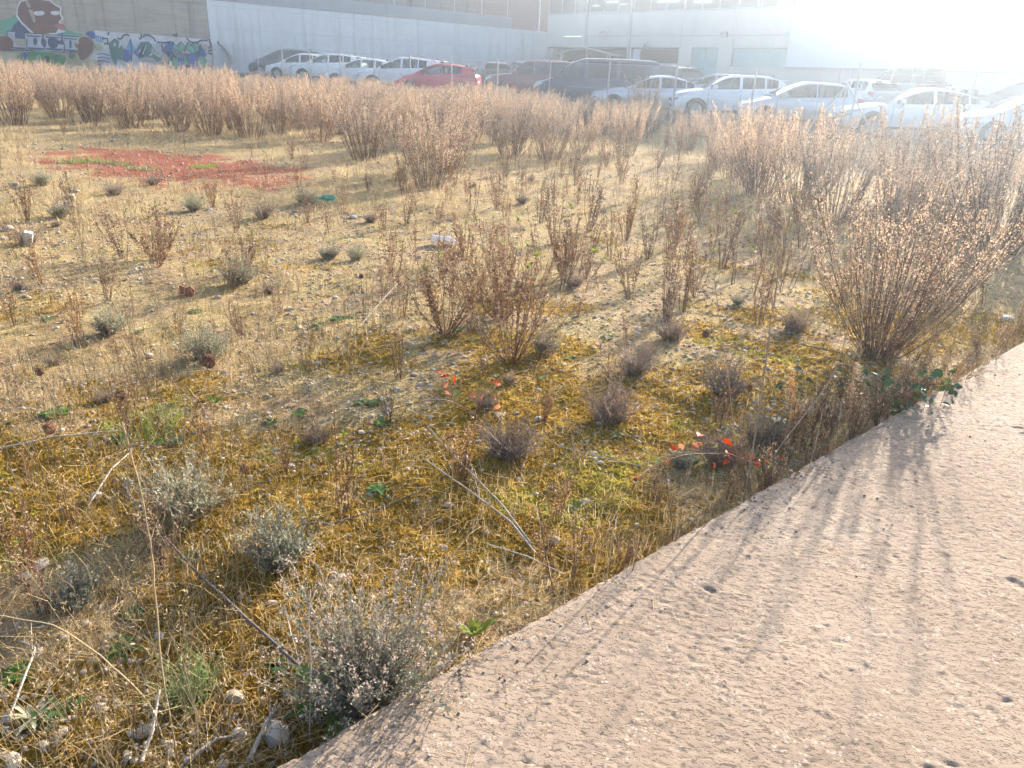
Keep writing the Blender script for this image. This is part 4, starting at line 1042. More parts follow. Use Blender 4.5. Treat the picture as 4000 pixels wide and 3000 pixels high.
def park(sp, paintm, pxc, Y, label, cat='car', dz=0.0, head=176.0, group='cars in the car park', **k):
    p = col_at(pxc, Y); z = float(H(*p)) + 0.03 + dz
    return make_car(sp, paintm, (p[0], p[1], z), R(head), label, cat, group, **k)
park(mpv(4.5, railmat=m_rim, rails=(1.9, 4.0)), pb, 1125, 52.0, 'black people carrier with roof rails, leftmost of the parked cars')
park(hatch(4.1, W=1.74, H_=1.5), pw, 1180, 49.5, 'white hatchback half hidden between black people carrier and white crossover')
park(suv(4.4, H_=1.60), pw, 1290, 47.3, 'white crossover with roof fin and pale mirror, second white car from the left', rear_glass=m_tint)
park(hatch(4.15, H_=1.48, clear_wins=3), pw, 1415, 44.5, 'white hatchback with a red cloth seen through its front window')
park(suv(4.75, H_=1.66, clear_wins=2, roofmat=None, mirmat=m_trim), pw, 1580, 42.3, 'white crossover with black mirror, behind the red hatchback')
park(hatch3(4.15, H_=1.47), pr, 1710, 39.7, 'red three-door hatchback seen from the side', head=174)
park(hatch(3.9, H_=1.48), pd, 1925, 50.5, 'dark hatchback seen from behind, right of the red car', head=100)
park(hatch(3.9, H_=1.52), pg, 2030, 54.0, 'grey hatchback roof and rear window far behind maroon off-roader', head=110)
park(jeep(4.4), pm, 2075, 38.8, 'maroon boxy off-roader left of the dark van', head=178)
park(van(5.35), pbl, 2325, 34.6, 'dark blue-black passenger van behind the chain-link', 'van', head=178, rear_glass=m_tint, name='parked_van')
park(suv(4.5, H_=1.72), pd, 2600, 44.5, 'dark off-roader just showing right of the dark van', head=120)
park(sedan(4.55), ps, 2535, 31.9, 'pale silver saloon in front of the dark van')
park(hatch(4.0), ps, 2790, 40.0, 'silver hatchback roof just showing behind the white crossover with slim headlights', head=150)
park(suv(4.25, H_=1.59, railmat=m_rim), pw, 2850, 30.0, 'white crossover with slim headlights and roof rails, left of silver hatchback')
park(hatch3(4.05, H_=1.47, handmat=m_rim), ps, 3125, 27.4, 'silver rounded hatchback behind the braced fence post')
park(hatch(4.0, H_=1.5), ps, 3360, 36.0, 'silver hatchback tail just right of the rounded hatchback', head=105)
park(van(4.4, H=1.85, W=1.8), pg, 3520, 44.0, 'grey small van far behind the silver saloon', 'van', head=110, name='parked_van')
park(sedan(4.75, H_=1.44, W=1.84), pw, 3590, 25.1, 'white coupe-roofed saloon, second car from the right edge', head=175)
park(hatch(4.3, H_=1.47), ps, 4080, 22.6, 'silver car cut off by the right edge of the view', head=172)
park(suv(4.4), pd, 4000, 33.0, 'dark car behind the rightmost silver one', head=150)
# ------------------------------------------------------------------ vegetation tools
def nrm(a): return a / (np.linalg.norm(a, axis=-1, keepdims=True) + 1e-9)
class Q:
    """quads collected as arrays"""
    def __init__(s): s.V = []; s.F = []; s.n = 0
    def add(s, V, F):
        V = V.reshape(-1, 3); s.V.append(V); s.F.append(F.reshape(-1, 4) + s.n); s.n += len(V)
    def mesh(s, name, mat=None):
        me = mesh_from(name, np.concatenate(s.V), np.concatenate(s.F), 4)
        if mat: me.materials.append(mat)
        return me

def tubes(q, P, Rr, sides=3):
    n, k, _ = P.shape
    d = nrm(P[:, -1] - P[:, 0]); ref = np.where(np.abs(d[:, 2:3]) < 0.8, [[0, 0, 1.0]], [[1.0, 0, 0]])
    u = nrm(np.cross(d, ref)); w = np.cross(d, u)
    ang = np.arange(sides) * 2 * np.pi / sides
    off = np.cos(ang)[None, :, None] * u[:, None] + np.sin(ang)[None, :, None] * w[:, None]
    V = P[:, :, None] + Rr[:, :, None, None] * off[:, None]
    idx = np.arange(n * k * sides).reshape(n, k, sides)
    a = idx[:, :-1]; b = idx[:, 1:]
    q.add(V, np.stack([a, np.roll(a, -1, 2), np.roll(b, -1, 2), b], -1))

def leaves(q, B, D, Ln, Wd, rg, fold=0.25, side=None):
    D = nrm(D); r = rg.normal(size=B.shape); S_ = nrm(np.cross(D, r)) if side is None else side
    N_ = np.cross(S_, D); Ln = Ln[:, None]; Wd = Wd[:, None]
    m = B + D * Ln * 0.45 - N_ * Wd * fold
    V = np.stack([B, m + S_ * Wd / 2, B + D * Ln + N_ * Ln * 0.08, m - S_ * Wd / 2], 1)
    q.add(V, np.arange(len(B) * 4).reshape(-1, 4))

def blades(q, B, az, lean, curve, Ln, Wd):
    h = np.stack([np.cos(az), np.sin(az), 0 * az], -1); z = np.array([0, 0, 1.0])
    s = np.stack([-np.sin(az), np.cos(az), 0 * az], -1)
    d1 = np.sin(lean)[:, None] * h + np.cos(lean)[:, None] * z; d2 = np.sin(lean + curve)[:, None] * h + np.cos(lean + curve)[:, None] * z
    p1 = B + d1 * Ln[:, None] * 0.5; p2 = p1 + d2 * Ln[:, None] * 0.5; w = Wd[:, None] / 2
    V = np.stack([B - s * w, B + s * w, p1 - s * w * 0.8, p1 + s * w * 0.8, p2 - s * w * 0.15, p2 + s * w * 0.15], 1)
    i = np.arange(len(B))[:, None] * 6
    q.add(V, np.concatenate([i + [[0, 1, 3, 2]], i + [[2, 3, 5, 4]]], 0))

def lerp_poly(P, t):
    """points at parameter t (n,m) along polylines P (n,k,3)"""
    n, k, _ = P.shape; x = t * (k - 1); i = np.clip(x.astype(int), 0, k - 2); f = (x - i)[..., None]
    ii = np.arange(n)[:, None]
    return P[ii, i] * (1 - f) + P[ii, i + 1] * f, nrm(P[ii, i + 1] - P[ii, i])

STRAW = [(0.28, 0.18, 0.075), (0.47, 0.335, 0.15), (0.62, 0.48, 0.265), (0.40, 0.285, 0.125), (0.70, 0.575, 0.37)]
m_straw = mat_leaf('dry_straw', STRAW, 0.45)
m_stalk = mat_leaf('dry_stalk', [(0.40, 0.30, 0.17), (0.55, 0.44, 0.28), (0.33, 0.22, 0.12), (0.48, 0.37, 0.22)], 0.1)
m_stem = mat_leaf('red_brown_stem', [(0.085, 0.040, 0.028), (0.15, 0.070, 0.045), (0.20, 0.105, 0.065), (0.11, 0.055, 0.04)], 0.0)
m_stem2 = mat_leaf('brown_bush_stem', [(0.105, 0.058, 0.042), (0.17, 0.10, 0.07), (0.23, 0.145, 0.10)], 0.0)
m_fluff = mat_leaf('tan_seed_fluff', [(0.38, 0.265, 0.185), (0.51, 0.385, 0.275), (0.63, 0.505, 0.385), (0.29, 0.195, 0.135), (0.56, 0.43, 0.315)], 0.38)
m_dead = mat_leaf('curled_dead_leaf', [(0.14, 0.075, 0.04), (0.24, 0.14, 0.075), (0.33, 0.22, 0.12), (0.10, 0.05, 0.03)], 0.35)
m_green = mat_leaf('green_shoot', [(0.10, 0.15, 0.03), (0.17, 0.22, 0.05), (0.22, 0.24, 0.07)], 0.45)
m_weed = mat_leaf('weed_leaf', [(0.045, 0.10, 0.025), (0.08, 0.16, 0.035), (0.12, 0.19, 0.05)], 0.4, 0.5)
m_sage = mat_leaf('grey_green_leaf', [(0.17, 0.17, 0.11), (0.26, 0.265, 0.185), (0.37, 0.375, 0.28), (0.22, 0.20, 0.135)], 0.3)
m_twig = mat_leaf('grey_brown_twig', [(0.16, 0.12, 0.09), (0.26, 0.20, 0.155), (0.34, 0.27, 0.21)], 0.0)
m_purple = mat_leaf('dried_purple_leaf', [(0.14, 0.095, 0.085), (0.22, 0.155, 0.13), (0.29, 0.22, 0.18), (0.17, 0.13, 0.12)], 0.3)
m_redleaf = mat_leaf('red_bramble_leaf', [(0.38, 0.02, 0.03), (0.45, 0.06, 0.03), (0.48, 0.15, 0.03), (0.34, 0.03, 0.04)], 0.5, 0.5)
m_bramble = mat_leaf('dark_bramble_leaf', [(0.02, 0.045, 0.015), (0.04, 0.08, 0.025), (0.06, 0.11, 0.03)], 0.3, 0.35, spec=0.5)

def bush_mesh(seed, n=48, Hh=1.0, tilt=0.62, nb=7, per_stem=34, per_b=12, hs=0.016, thick=0.0042, deadn=14, brad=0.22):
    rg = np.random.default_rng(seed)
    az = rg.uniform(0, 2 * np.pi, n); tl = tilt * np.sqrt(rg.uniform(0, 1, n)) * rg.uniform(0.75, 1.1, n)
    Ln = Hh * rg.uniform(0.55, 1.1, n) * (1 + 0.10 * tl)
    k = 7; P = np.zeros((n, k, 3)); rad = brad * np.sqrt(rg.uniform(0, 1, n))
    P[:, 0, 0] = rad * np.cos(az); P[:, 0, 1] = rad * np.sin(az); P[:, 0, 2] = -0.02
    wob = rg.normal(0, 0.09, (n, k, 2))
    for i in range(1, k):
        a = tl * (1 - 0.42 * i / (k - 1)) + wob[:, i, 0]; z = az + wob[:, i, 1] * 2
        P[:, i] = P[:, i - 1] + (Ln / (k - 1))[:, None] * np.stack([np.sin(a) * np.cos(z), np.sin(a) * np.sin(z), np.cos(a)], -1)
    st = Q(); tubes(st, P, thick * np.linspace(1, 0.35, k)[None] * rg.uniform(0.7, 1.2, n)[:, None])
    t = rg.uniform(0.32, 0.93, (n, nb)); bp, bd = lerp_poly(P, t)
    dev = rg.normal(0, 0.36, bd.shape); bdir = nrm(bd + dev + [0, 0, 0.25])
    bl = Hh * (0.04 + 0.17 * (1 - t)) * rg.uniform(0.6, 1.3, t.shape)
    b0 = bp.reshape(-1, 3); b1 = b0 + bdir.reshape(-1, 3) * bl.reshape(-1, 1) * 0.55
    b2 = b1 + nrm(bdir.reshape(-1, 3) + [0, 0, 0.55]) * bl.reshape(-1, 1) * 0.45
    BP = np.stack([b0, b1, b2], 1); tubes(st, BP, thick * 0.45 * np.array([[1, 0.8, 0.4]]) * np.ones((len(b0), 1)))
    fl = Q()
    tt = 1 - 0.38 * rg.uniform(0, 1, (n, per_stem)) ** 1.25; fp_, fd = lerp_poly(P, tt)
    prof = (0.005 + 0.017 * np.clip((1 - tt) / 0.25, 0, 1))[..., None]
    pos = fp_ + rg.normal(size=fp_.shape) * prof * 0.7
    dirs = nrm(fd * 0.7 + rg.normal(size=fp_.shape) * 0.8 + [0, 0, 0.4])
    m = pos.reshape(-1, 3); leaves(fl, m, dirs.reshape(-1, 3), hs * rg.uniform(0.7, 1.6, len(m)), hs * rg.uniform(0.5, 1.0, len(m)), rg)
    tt = 1 - 0.8 * rg.uniform(0, 1, (len(BP), per_b)) ** 1.2; fp_, fd = lerp_poly(BP, tt)
    pos = (fp_ + rg.normal(size=fp_.shape) * 0.009).reshape(-1, 3); dirs = nrm(fd * 0.7 + rg.normal(size=fp_.shape) * 0.8 + [0, 0, 0.3]).reshape(-1, 3)
    leaves(fl, pos, dirs, hs * rg.uniform(0.6, 1.4, len(pos)), hs * rg.uniform(0.5, 0.9, len(pos)), rg)
    dl = Q(); tt = rg.uniform(0.12, 0.8, (n, deadn)); fp_, fd = lerp_poly(P, tt)
    pos = fp_.reshape(-1, 3); leaves(dl, pos, nrm(rg.normal(size=pos.shape) + [0, 0, -0.3]), rg.uniform(0.02, 0.045, len(pos)), rg.uniform(0.006, 0.012, len(pos)), rg)
    return {'stems': st.mesh('stems', m_stem2), 'seed_heads': fl.mesh('seed_heads', m_fluff), 'dead_leaves': dl.mesh('dead_leaves', m_dead)}

def twig_mesh(seed, n=16, Hh=0.6, tilt=0.5, leafn=26, green=0.25, lsz=0.024, thick=0.0028, nb=2, heads=4):
    rg = np.random.default_rng(seed)
    az = rg.uniform(0, 2 * np.pi, n); tl = tilt * np.sqrt(rg.uniform(0, 1, n)); Ln = Hh * rg.uniform(0.55, 1.08, n)
    k = 7; P = np.zeros((n, k, 3)); rad = 0.035 * np.sqrt(rg.uniform(0, 1, n)); P[:, 0, 0] = rad * np.cos(az); P[:, 0, 1] = rad * np.sin(az); P[:, 0, 2] = -0.02
    wob = rg.normal(0, 0.11, (n, k, 2))
    for i in range(1, k):
        a = tl * (1 - 0.35 * i / (k - 1)) + wob[:, i, 0]; z = az + wob[:, i, 1] * 2
        P[:, i] = P[:, i - 1] + (Ln / (k - 1))[:, None] * np.stack([np.sin(a) * np.cos(z), np.sin(a) * np.sin(z), np.cos(a)], -1)
    st = Q(); tubes(st, P, thick * np.linspace(1.1, 0.4, k)[None] * rg.uniform(0.7, 1.2, n)[:, None])
    t = rg.uniform(0.35, 0.9, (n, nb)); bp, bd = lerp_poly(P, t); bdir = nrm(bd + rg.normal(0, 0.4, bd.shape) + [0, 0, 0.3]).reshape(-1, 3)
    bl = (Hh * rg.uniform(0.08, 0.22, t.shape)).reshape(-1, 1); b0 = bp.reshape(-1, 3); BP = np.stack([b0, b0 + bdir * bl * 0.5, b0 + bdir * bl + [0, 0, 0.01]], 1)
    tubes(st, BP, thick * 0.5 * np.ones((len(b0), 3)))
    dl = Q()
    for PP, m_, lo in ((P, leafn, 0.18), (BP, 7, 0.2)):
        tt = rg.uniform(lo, 1, (len(PP), m_)); fp_, fd = lerp_poly(PP, tt); pos = fp_.reshape(-1, 3)
        dr = nrm(rg.normal(size=pos.shape) * 0.9 + fd.reshape(-1, 3) * 0.5 + [0, 0, -0.15])
        leaves(dl, pos, dr, lsz * rg.uniform(0.5, 1.5, len(pos)), lsz * rg.uniform(0.25, 0.5, len(pos)), rg, 0.5)
    out = {'stems': st.mesh('stems', m_stem), 'dead_leaves': dl.mesh('dead_leaves', m_dead)}
    g = Q(); pick = rg.uniform(size=n) < green
    if pick.any():
        pos = np.repeat(P[pick, -1], 9, 0) - [0, 0, 0.01]; leaves(g, pos, nrm(rg.normal(size=pos.shape) + [0, 0, 0.9]), lsz * rg.uniform(0.9, 1.7, len(pos)), lsz * rg.uniform(0.25, 0.4, len(pos)), rg)
        out['green_shoots'] = g.mesh('green_shoots', m_green)
    if heads:
        tt = rg.uniform(0.75, 1, (n, heads)); fp_, fd = lerp_poly(P, tt); pos = fp_.reshape(-1, 3) + rg.normal(0, 0.006, (n * heads, 3))
        h = Q(); leaves(h, pos, nrm(rg.normal(size=pos.shape) + [0, 0, 0.5]), np.full(len(pos), 0.016), np.full(len(pos), 0.011), rg); out['seed_heads'] = h.mesh('seed_heads', m_fluff)
    return out

def cushion_mesh(seed, Rr=0.2, Hh=0.22, n=150, leafn=16, lsz=0.013, mat=None, heads=0, stem=None):
    rg = np.random.default_rng(seed)
    az = rg.uniform(0, 2 * np.pi, n); tl = 1.25 * np.sqrt(rg.uniform(0, 1, n)); k = 4
    ln = rg.uniform(0.5, 1.2, n) * (0.8 + 0.4 * np.sin(az * 2 + seed) ** 2); end = np.stack([Rr * np.sin(tl) * np.cos(az), Rr * np.sin(tl) * np.sin(az), Hh * np.cos(tl * 0.9) + 0.01], -1) * ln[:, None]
    b = end * [[0.16, 0.16, 0]] + rg.normal(0, Rr * 0.1, (n, 3)) * [[1, 1, 0]]; b[:, 2] = -0.015
    mid1 = b * 0.62 + end * 0.38 + rg.normal(0, 0.016, (n, 3)); mid2 = b * 0.28 + end * 0.72 + rg.normal(0, 0.014, (n, 3))
    P = np.stack([b, mid1, mid2, end], 1); P[:, 1:, 2] = np.maximum(P[:, 1:, 2], 0.006)
    st = Q(); tubes(st, P, np.array([[0.0024, 0.0018, 0.0013, 0.0007]]) * rg.uniform(0.7, 1.2, n)[:, None])
    lf = Q(); tt = 1 - 0.75 * rg.uniform(0, 1, (n, leafn)) ** 1.1; fp_, fd = lerp_poly(P, tt); pos = (fp_ + rg.normal(size=fp_.shape) * 0.005).reshape(-1, 3)
    leaves(lf, pos, nrm(fd.reshape(-1, 3) * 0.8 + rg.normal(size=pos.shape) * 0.7 + [0, 0, 0.2]), lsz * rg.uniform(0.6, 1.5, len(pos)), lsz * rg.uniform(0.25, 0.48, len(pos)), rg)
    out = {'twigs': st.mesh('twigs', stem or m_twig), 'leaves': lf.mesh('leaves', mat or m_sage)}
    if heads:
        pk = rg.choice(n, min(n, heads), False); up = P[pk, -1]; hp = up + nrm(up + [0, 0, 0.15]) * rg.uniform(0.02, 0.09, (len(pk), 1))
        s2 = Q(); tubes(s2, np.stack([up, (up + hp) / 2 + rg.normal(0, .004, up.shape), hp], 1), np.full((len(pk), 3), 0.0009)); out['flower_stalks'] = s2.mesh('flower_stalks', m_stalk)
        hq = Q(); pos = np.repeat(hp, 14, 0) + rg.normal(0, 0.007, (len(pk) * 14, 3)); leaves(hq, pos, nrm(rg.normal(size=pos.shape)), rg.uniform(0.006, 0.012, len(pos)), rg.uniform(0.004, 0.009, len(pos)), rg)
        out['flower_heads'] = hq.mesh('flower_heads', mat_leaf('dry_flower_head', [(0.30, 0.20, 0.15), (0.46, 0.34, 0.27), (0.56, 0.45, 0.37)], 0.35))
    return out

def plant(name, meshes, loc, rz, sc, label, cat, group=None, zs=1.0, tilt=(0, 0)):
    t = empty(name, loc, rz, 1.0); t.scale = (sc, sc, sc * zs); t.rotation_euler = (tilt[0], tilt[1], rz)
    tag(t, label, cat, group)
    for nm, me in meshes.items():
        o = obj(nm, me, None, t)
        if nm in ('green_shoots', 'seed_heads', 'dead_leaves', 'leaves', 'flower_heads', 'flower_stalks', 'stems', 'twigs'): o['kind'] = 'stuff'
    return t
DS = 4000 / 2212.0
def dp_(x, y): return gp(x * DS, y * DS)

# ------------------------------------------------------------------ dry seed-topped bushes
BUSH = [bush_mesh(100 + i, n=[58, 66, 74, 52, 70, 62][i], Hh=1.08, tilt=[0.55, 0.70, 0.62, 0.5, 0.78, 0.64][i], per_stem=58, per_b=7, hs=0.017, nb=7) for i in range(6)]
GB = 'dry seed-topped bushes across the lot'
big = bush_mesh(140, n=84, Hh=1.22, tilt=0.92, nb=9, per_stem=40, per_b=9, hs=0.0115, thick=0.0044, deadn=20, brad=0.10)
plant('dry_bush', big, dp_(1893, 768), 0.4, 0.98, 'big spreading dry bush beside the slab edge at the right', 'bush', GB, tilt=(0.0, 0.06))
named = [(790, 346, 1.12, 'rounded reddish-tan bush standing alone, nearest of the middle thicket'), (690, 305, 1.0, 'narrow tan bush just left of the rounded reddish-tan one'),
         (540, 300, 1.15, 'broad pale-topped bush above the end of the red patch'), (455, 292, 1.0, None), (385, 283, 1.0, None), (280, 277, 0.95, 'loose tan bush above the left end of the red patch'),
         (962, 368, 1.08, 'tall tan bush left of the three thin stems in mid field'), (926, 405, 0.85, 'slim upright bush in front of the tall tan one'), (905, 268, 1.1, None), (1105, 335, 0.95, None),
         (1003, 305, 1.0, None), (1185, 345, 0.85, None), (1255, 330, 0.8, None), (1350, 335, 0.8, None), (1390, 268, 1.2, 'grey-brown bush standing before the pale silver saloon'), (1640, 420, 1.0, None), (1725, 445, 1.1, None), (1800, 475, 1.1, 'dense bush just behind the big spreading one'),
         (1560, 350, 0.9, None), (1945, 440, 1.1, None), (2055, 470, 1.15, None), (2150, 540, 1.2, None), (1480, 325, 0.85, None), (30, 270, 1.0, None), (130, 255, 1.0, None), (200, 262, 0.95, None)]
placed = []
tx_ = [-300, 0, 840, 1000, 1300, 1700, 2000, 2300, 2700, 3000, 3400, 4000, 4400]; ty_ = [215, 225, 262, 285, 310, 335, 345, 370, 420, 430, 470, 500, 520]
def fit(x, y, z, h, px):
    lim = np.interp(px, tx_, ty_) + random.uniform(-12, 22); d = ray(px, lim); zt = EYE + d[2] / d[1] * y
    return min(h, max(0.42, (zt - z) / 1.08))
bi = 0
def size_word(h): return 'low' if h < .6 else 'waist-high' if h < .95 else 'tall'
ZB = [(350, 'below the painted face'), (850, 'below the painted letters'), (1120, 'before the black people carrier'), (1500, 'before the row of white cars'), (1950, 'before the red hatchback'), (2250, 'before the maroon off-roader'),
      (2650, 'before the dark van'), (3050, 'before the right-hand white crossover'), (3450, 'before the rounded silver hatchback'), (9999, 'before the coupe-roofed saloon')]
def lab_back(x, y):
    px = project((x, y, float(H(x, y))))[0]; fs = float(fence_side(x, y))
    row = 'close to the fence' if fs < 5 else 'amid the brush' if fs < 12 else 'fronting the brush'
    z = next(n for lim, n in ZB if px < lim)
    return '%s dry tan bush ' + '%s, %s' % (row, z), 'brush ' + z
for x, y, h, lab in named:
    p = dp_(x, y); placed.append(p[:2]); bi += 1
    l, g_ = (lab, GB) if lab else lab_back(p[0], p[1])
    if 'saloon' not in l: h = fit(*p, h * 1.15, x * DS) / 1.15
    plant('dry_bush', BUSH[bi % 6], p, random.uniform(0, 6.28), h * random.uniform(1.10, 1.22), l if lab else l % size_word(h * 1.15), 'bush', g_)
bx_ = [0, 300, 700, 1000, 1300, 1500, 1750, 2000, 2200, 2600, 2900, 3200, 3500, 4000, 4400]
by_ = [430, 450, 500, 520, 560, 580, 600, 560, 520, 560, 740, 860, 920, 980, 1050]
rg = np.random.default_rng(21); cnt = 0; tries = 0
while cnt < 236 and tries < 60000:
    tries += 1
    Dd = math.sqrt(rg.uniform(8.5 ** 2, 46 ** 2)) if rg.uniform() < .7 else rg.uniform(8.5, 26); a = rg.uniform(-0.70, 0.68); x, y = Dd * math.sin(a), Dd * math.cos(a)
    fs = float(fence_side(x, y))
    if fs < 0.5 or slab_b(x, y) > -0.5: continue
    if (x - P0[0]) * WN[0] + (y - P0[1]) * WN[1] < 1.2: continue
    z = float(H(x, y)); px, py = project((x, y, z))
    if px < -250 or px > 4300 or py > np.interp(px, bx_, by_): continue
    md = (1.05 if fs > 8 else 0.85) * (0.8 if px > 2700 else 1)
    if any((x - q[0]) ** 2 + (y - q[1]) ** 2 < md * md for q in placed): continue
    edge = np.interp(px, bx_, by_) - py
    if 2150 < px < 2600 and rg.uniform() < 0.35: continue
    if fbm(x * .16 + 5, y * .16, 171, 2) < 0.36: continue
    placed.append((x, y)); cnt += 1
    l, g_ = lab_back(x, y)
    h = rg.uniform(0.62, 1.35) * (0.85 if fs < 3 else 1.0)
    h = fit(x, y, z, h, px)
    plant('dry_bush', BUSH[int(rg.integers(6))], (x, y, z), rg.uniform(0, 6.28), h, l % size_word(h), 'bush', g_, zs=rg.uniform(0.9, 1.1))

# ------------------------------------------------------------------ twiggy fleabane plants
TW = [twig_mesh(200 + i, n=[5, 9, 13, 6, 10, 4, 16, 7][i], Hh=0.6, tilt=[0.2, 0.28, 0.38, 0.22, 0.32, 0.14, 0.42, 0.3][i], green=[.1, .3, .25, 0, .4, .3, .2, .1][i]) for i in range(8)]
TN = [twig_mesh(230, n=32, Hh=0.88, tilt=0.85, leafn=36, green=0.25, lsz=0.024, nb=5), twig_mesh(231, n=27, Hh=0.76, tilt=0.85, leafn=36, green=0.3, lsz=0.024, nb=5), twig_mesh(232, n=26, Hh=0.6, tilt=0.55, leafn=26, green=0.2, nb=3), twig_mesh(233, n=24, Hh=0.52, tilt=0.75, leafn=26, green=0.1, nb=3)]
GT = 'twiggy plants in the middle of the lot'
manual = [(1102, 782, 0, 1.0, 'tall reddish twiggy plant with green tips casting a long shadow in mid field'), (962, 722, 1, 1.0, 'bushy twiggy plant left of the tall reddish one'), (1222, 607, 2, 1.0, 'dense dark twiggy plant behind the tall reddish one'),
          (345, 562, 3, 1.0, 'wide-spreading twiggy plant in the stony left of the lot'), (530, 590, 3, 0.75, 'loose twiggy plant right of the wide-spreading left one'), (1080, 690, 1, 0.9, 'slim twiggy plant right behind the bushy twiggy one')]
for x, y, k, s, lab in manual: plant('twiggy_plant', TN[k], dp_(x, y), random.uniform(0, 6), s, lab, 'plant', GT)
man2 = [(500, 630, 1, 0.65), (740, 463, 3, 1.0), (1020, 456, 3, 1.1), (1075, 453, 2, 1.05), (1120, 440, 0, 1.0), (1475, 672, 1, 1.0), (1440, 700, 4, 0.8), (1640, 700, 4, 0.95), (1500, 640, 2, 0.85), (830, 655, 5, 0.75), (660, 800, 5, 0.55), (742, 1105, 0, 0.8), (30, 705, 1, 0.55), (170, 748, 4, 0.6),
        (1320, 560, 4, 0.9), (1400, 560, 2, 0.8), (1560, 580, 1, 0.9), (1580, 520, 6, 0.8), (870, 390, 2, 0.7), (400, 330, 5, 0.5), (545, 340, 0, 0.5), (1280, 545, 1, 0.85), (1370, 620, 0, 0.7), (60, 1240, 1, 0.6), (95, 1330, 0, 0.6), (160, 1150, 3, 0.5), (280, 940, 4, 0.6), (855, 620, 0, 0.8), (900, 560, 5, 0.7), (1180, 830, 5, 0.55), (1440, 690, 3, 0.75)]
occ = []
def twig_label(px, py, s):
    size = 'tiny' if s < 0.42 else 'short' if s < 0.58 else 'knee-high' if s < 0.78 else 'tall'
    if py > 1500: zone = 'in the moss of the left front' if px < 1200 else 'in the moss of the front middle' if px < 2300 else 'near the slab edge'
    elif px < 1200: zone = 'in the stony left middle' if py > 800 else 'beside the red dust'
    elif px < 2300: zone = 'behind the tall reddish plant' if py < 1000 else 'around the tall reddish plant'
    else: zone = 'left of the big bush' if py > 1000 else 'before the hazy right brush'
    return '%s thin brown twiggy plant %s' % (size, zone), 'twiggy plants ' + zone
for x, y, k, s in man2:
    p = dp_(x, y); occ.append(p[:2]); lb = twig_label(x * DS, y * DS, s); plant('twiggy_plant', TW[k], p, random.uniform(0, 6), s, lb[0], 'plant', lb[1])
cnt = tries = 0
while cnt < 185 and tries < 40000:
    tries += 1
    px, py = rg.uniform(-100, 4050), rg.uniform(480, 2300) if rg.uniform() < 0.35 else rg.uniform(480, 1250)
    lim = np.interp(px, bx_, by_)
    if py < lim - 30: continue
    if px < 1150 and 540 < py < 780 and rg.uniform() < 0.8: continue
    if px > 2500 and py > 1150 and rg.uniform() < 0.5: continue
    p = gp(px, py)
    if slab_b(p[0], p[1]) > -0.12: continue
    if any((p[0] - q[0]) ** 2 + (p[1] - q[1]) ** 2 < 0.12 for q in occ): continue
    dens = 0.22 + 0.78 * (px > 1500)
    if rg.uniform() > dens: continue
    occ.append(p[:2]); cnt += 1
    s = rg.uniform(0.45, 0.9) * (1.35 if px > 2100 else 1) if py < 1200 else rg.uniform(0.3, 0.6)
    lb = twig_label(px, py, s); plant('twiggy_plant', TW[int(rg.integers(8))], p, rg.uniform(0, 6.28), s, lb[0], 'plant', lb[1], tilt=(rg.normal(0, .08), rg.normal(0, .08)))

for i in range(46):
    sA = rg.uniform(0.9, 6.2) if i > 12 else rg.uniform(2.6, 4.2); dB = -0.03 - abs(rg.normal(0, .11)); x, y = E0 + ED * sA + EN * dB; z = float(H(x, y)); px, py = project((x, y, z)); s_ = rg.uniform(.3, .62)
    lb = 'bramble-side' if px > 2900 else 'front' if px < 2100 else 'middle'
    plant('edge_weed', TW[int(rg.integers(8))], (x, y, z), rg.uniform(0, 6.28), s_, '%s brown dead weed leaning at the %s stretch of the slab edge' % ('short' if s_ < .45 else 'taller', lb), 'weed', 'dead weeds along the slab edge', tilt=(rg.normal(0, .25), rg.normal(0, .25)))
# ------------------------------------------------------------------ cushion shrubs
C_SAGE = [cushion_mesh(300 + i, 0.2, 0.24, 150, 24, 0.016) for i in range(3)]
C_PURP = [cushion_mesh(310 + i, 0.2, 0.22, 190, 15, 0.010, m_purple) for i in range(3)]
C_BIG = cushion_mesh(330, 0.31, 0.36, 270, 30, 0.016, None, heads=170)
GC = 'low cushion shrubs'
plant('cushion_shrub', C_BIG, dp_(798, 1515), 0.3, 0.9, 'large grey-green shrub with dried flower heads against the slab edge', 'shrub', GC)
for x, y, C, s, lab in ((405, 1112, C_SAGE[0], 0.95, 'grey-green cushion shrub on the moss at left front'), (605, 1215, C_SAGE[1], 0.85, 'dark grey-green shrub beside the golden moss'), (1095, 985, C_PURP[0], 0.9, 'purplish dried shrub below the first red bramble sprig'),
                        (1315, 905, C_PURP[1], 1.0, 'brownish dried shrub behind the fallen grey stalks'), (1370, 808, C_PURP[2], 0.75, 'dark dried tuft right of the tall reddish plant'), (1565, 850, C_PURP[0], 0.95, 'dull dried shrub left of the big spreading bush'),
                        (520, 612, C_SAGE[2], 0.9, 'pale grey cushion shrub in the left mid field'), (1715, 712, C_PURP[1], 0.8, 'small purplish shrub left of the big bush stems'), (170, 1300, C_SAGE[0], 0.55, 'small pale green tuft near the left front'), (445, 775, C_SAGE[2], 0.8, 'grey cushion shrub beside the dried carrot head')):
    plant('cushion_shrub', C, dp_(x, y), random.uniform(0, 6), s, lab, 'shrub', GC)
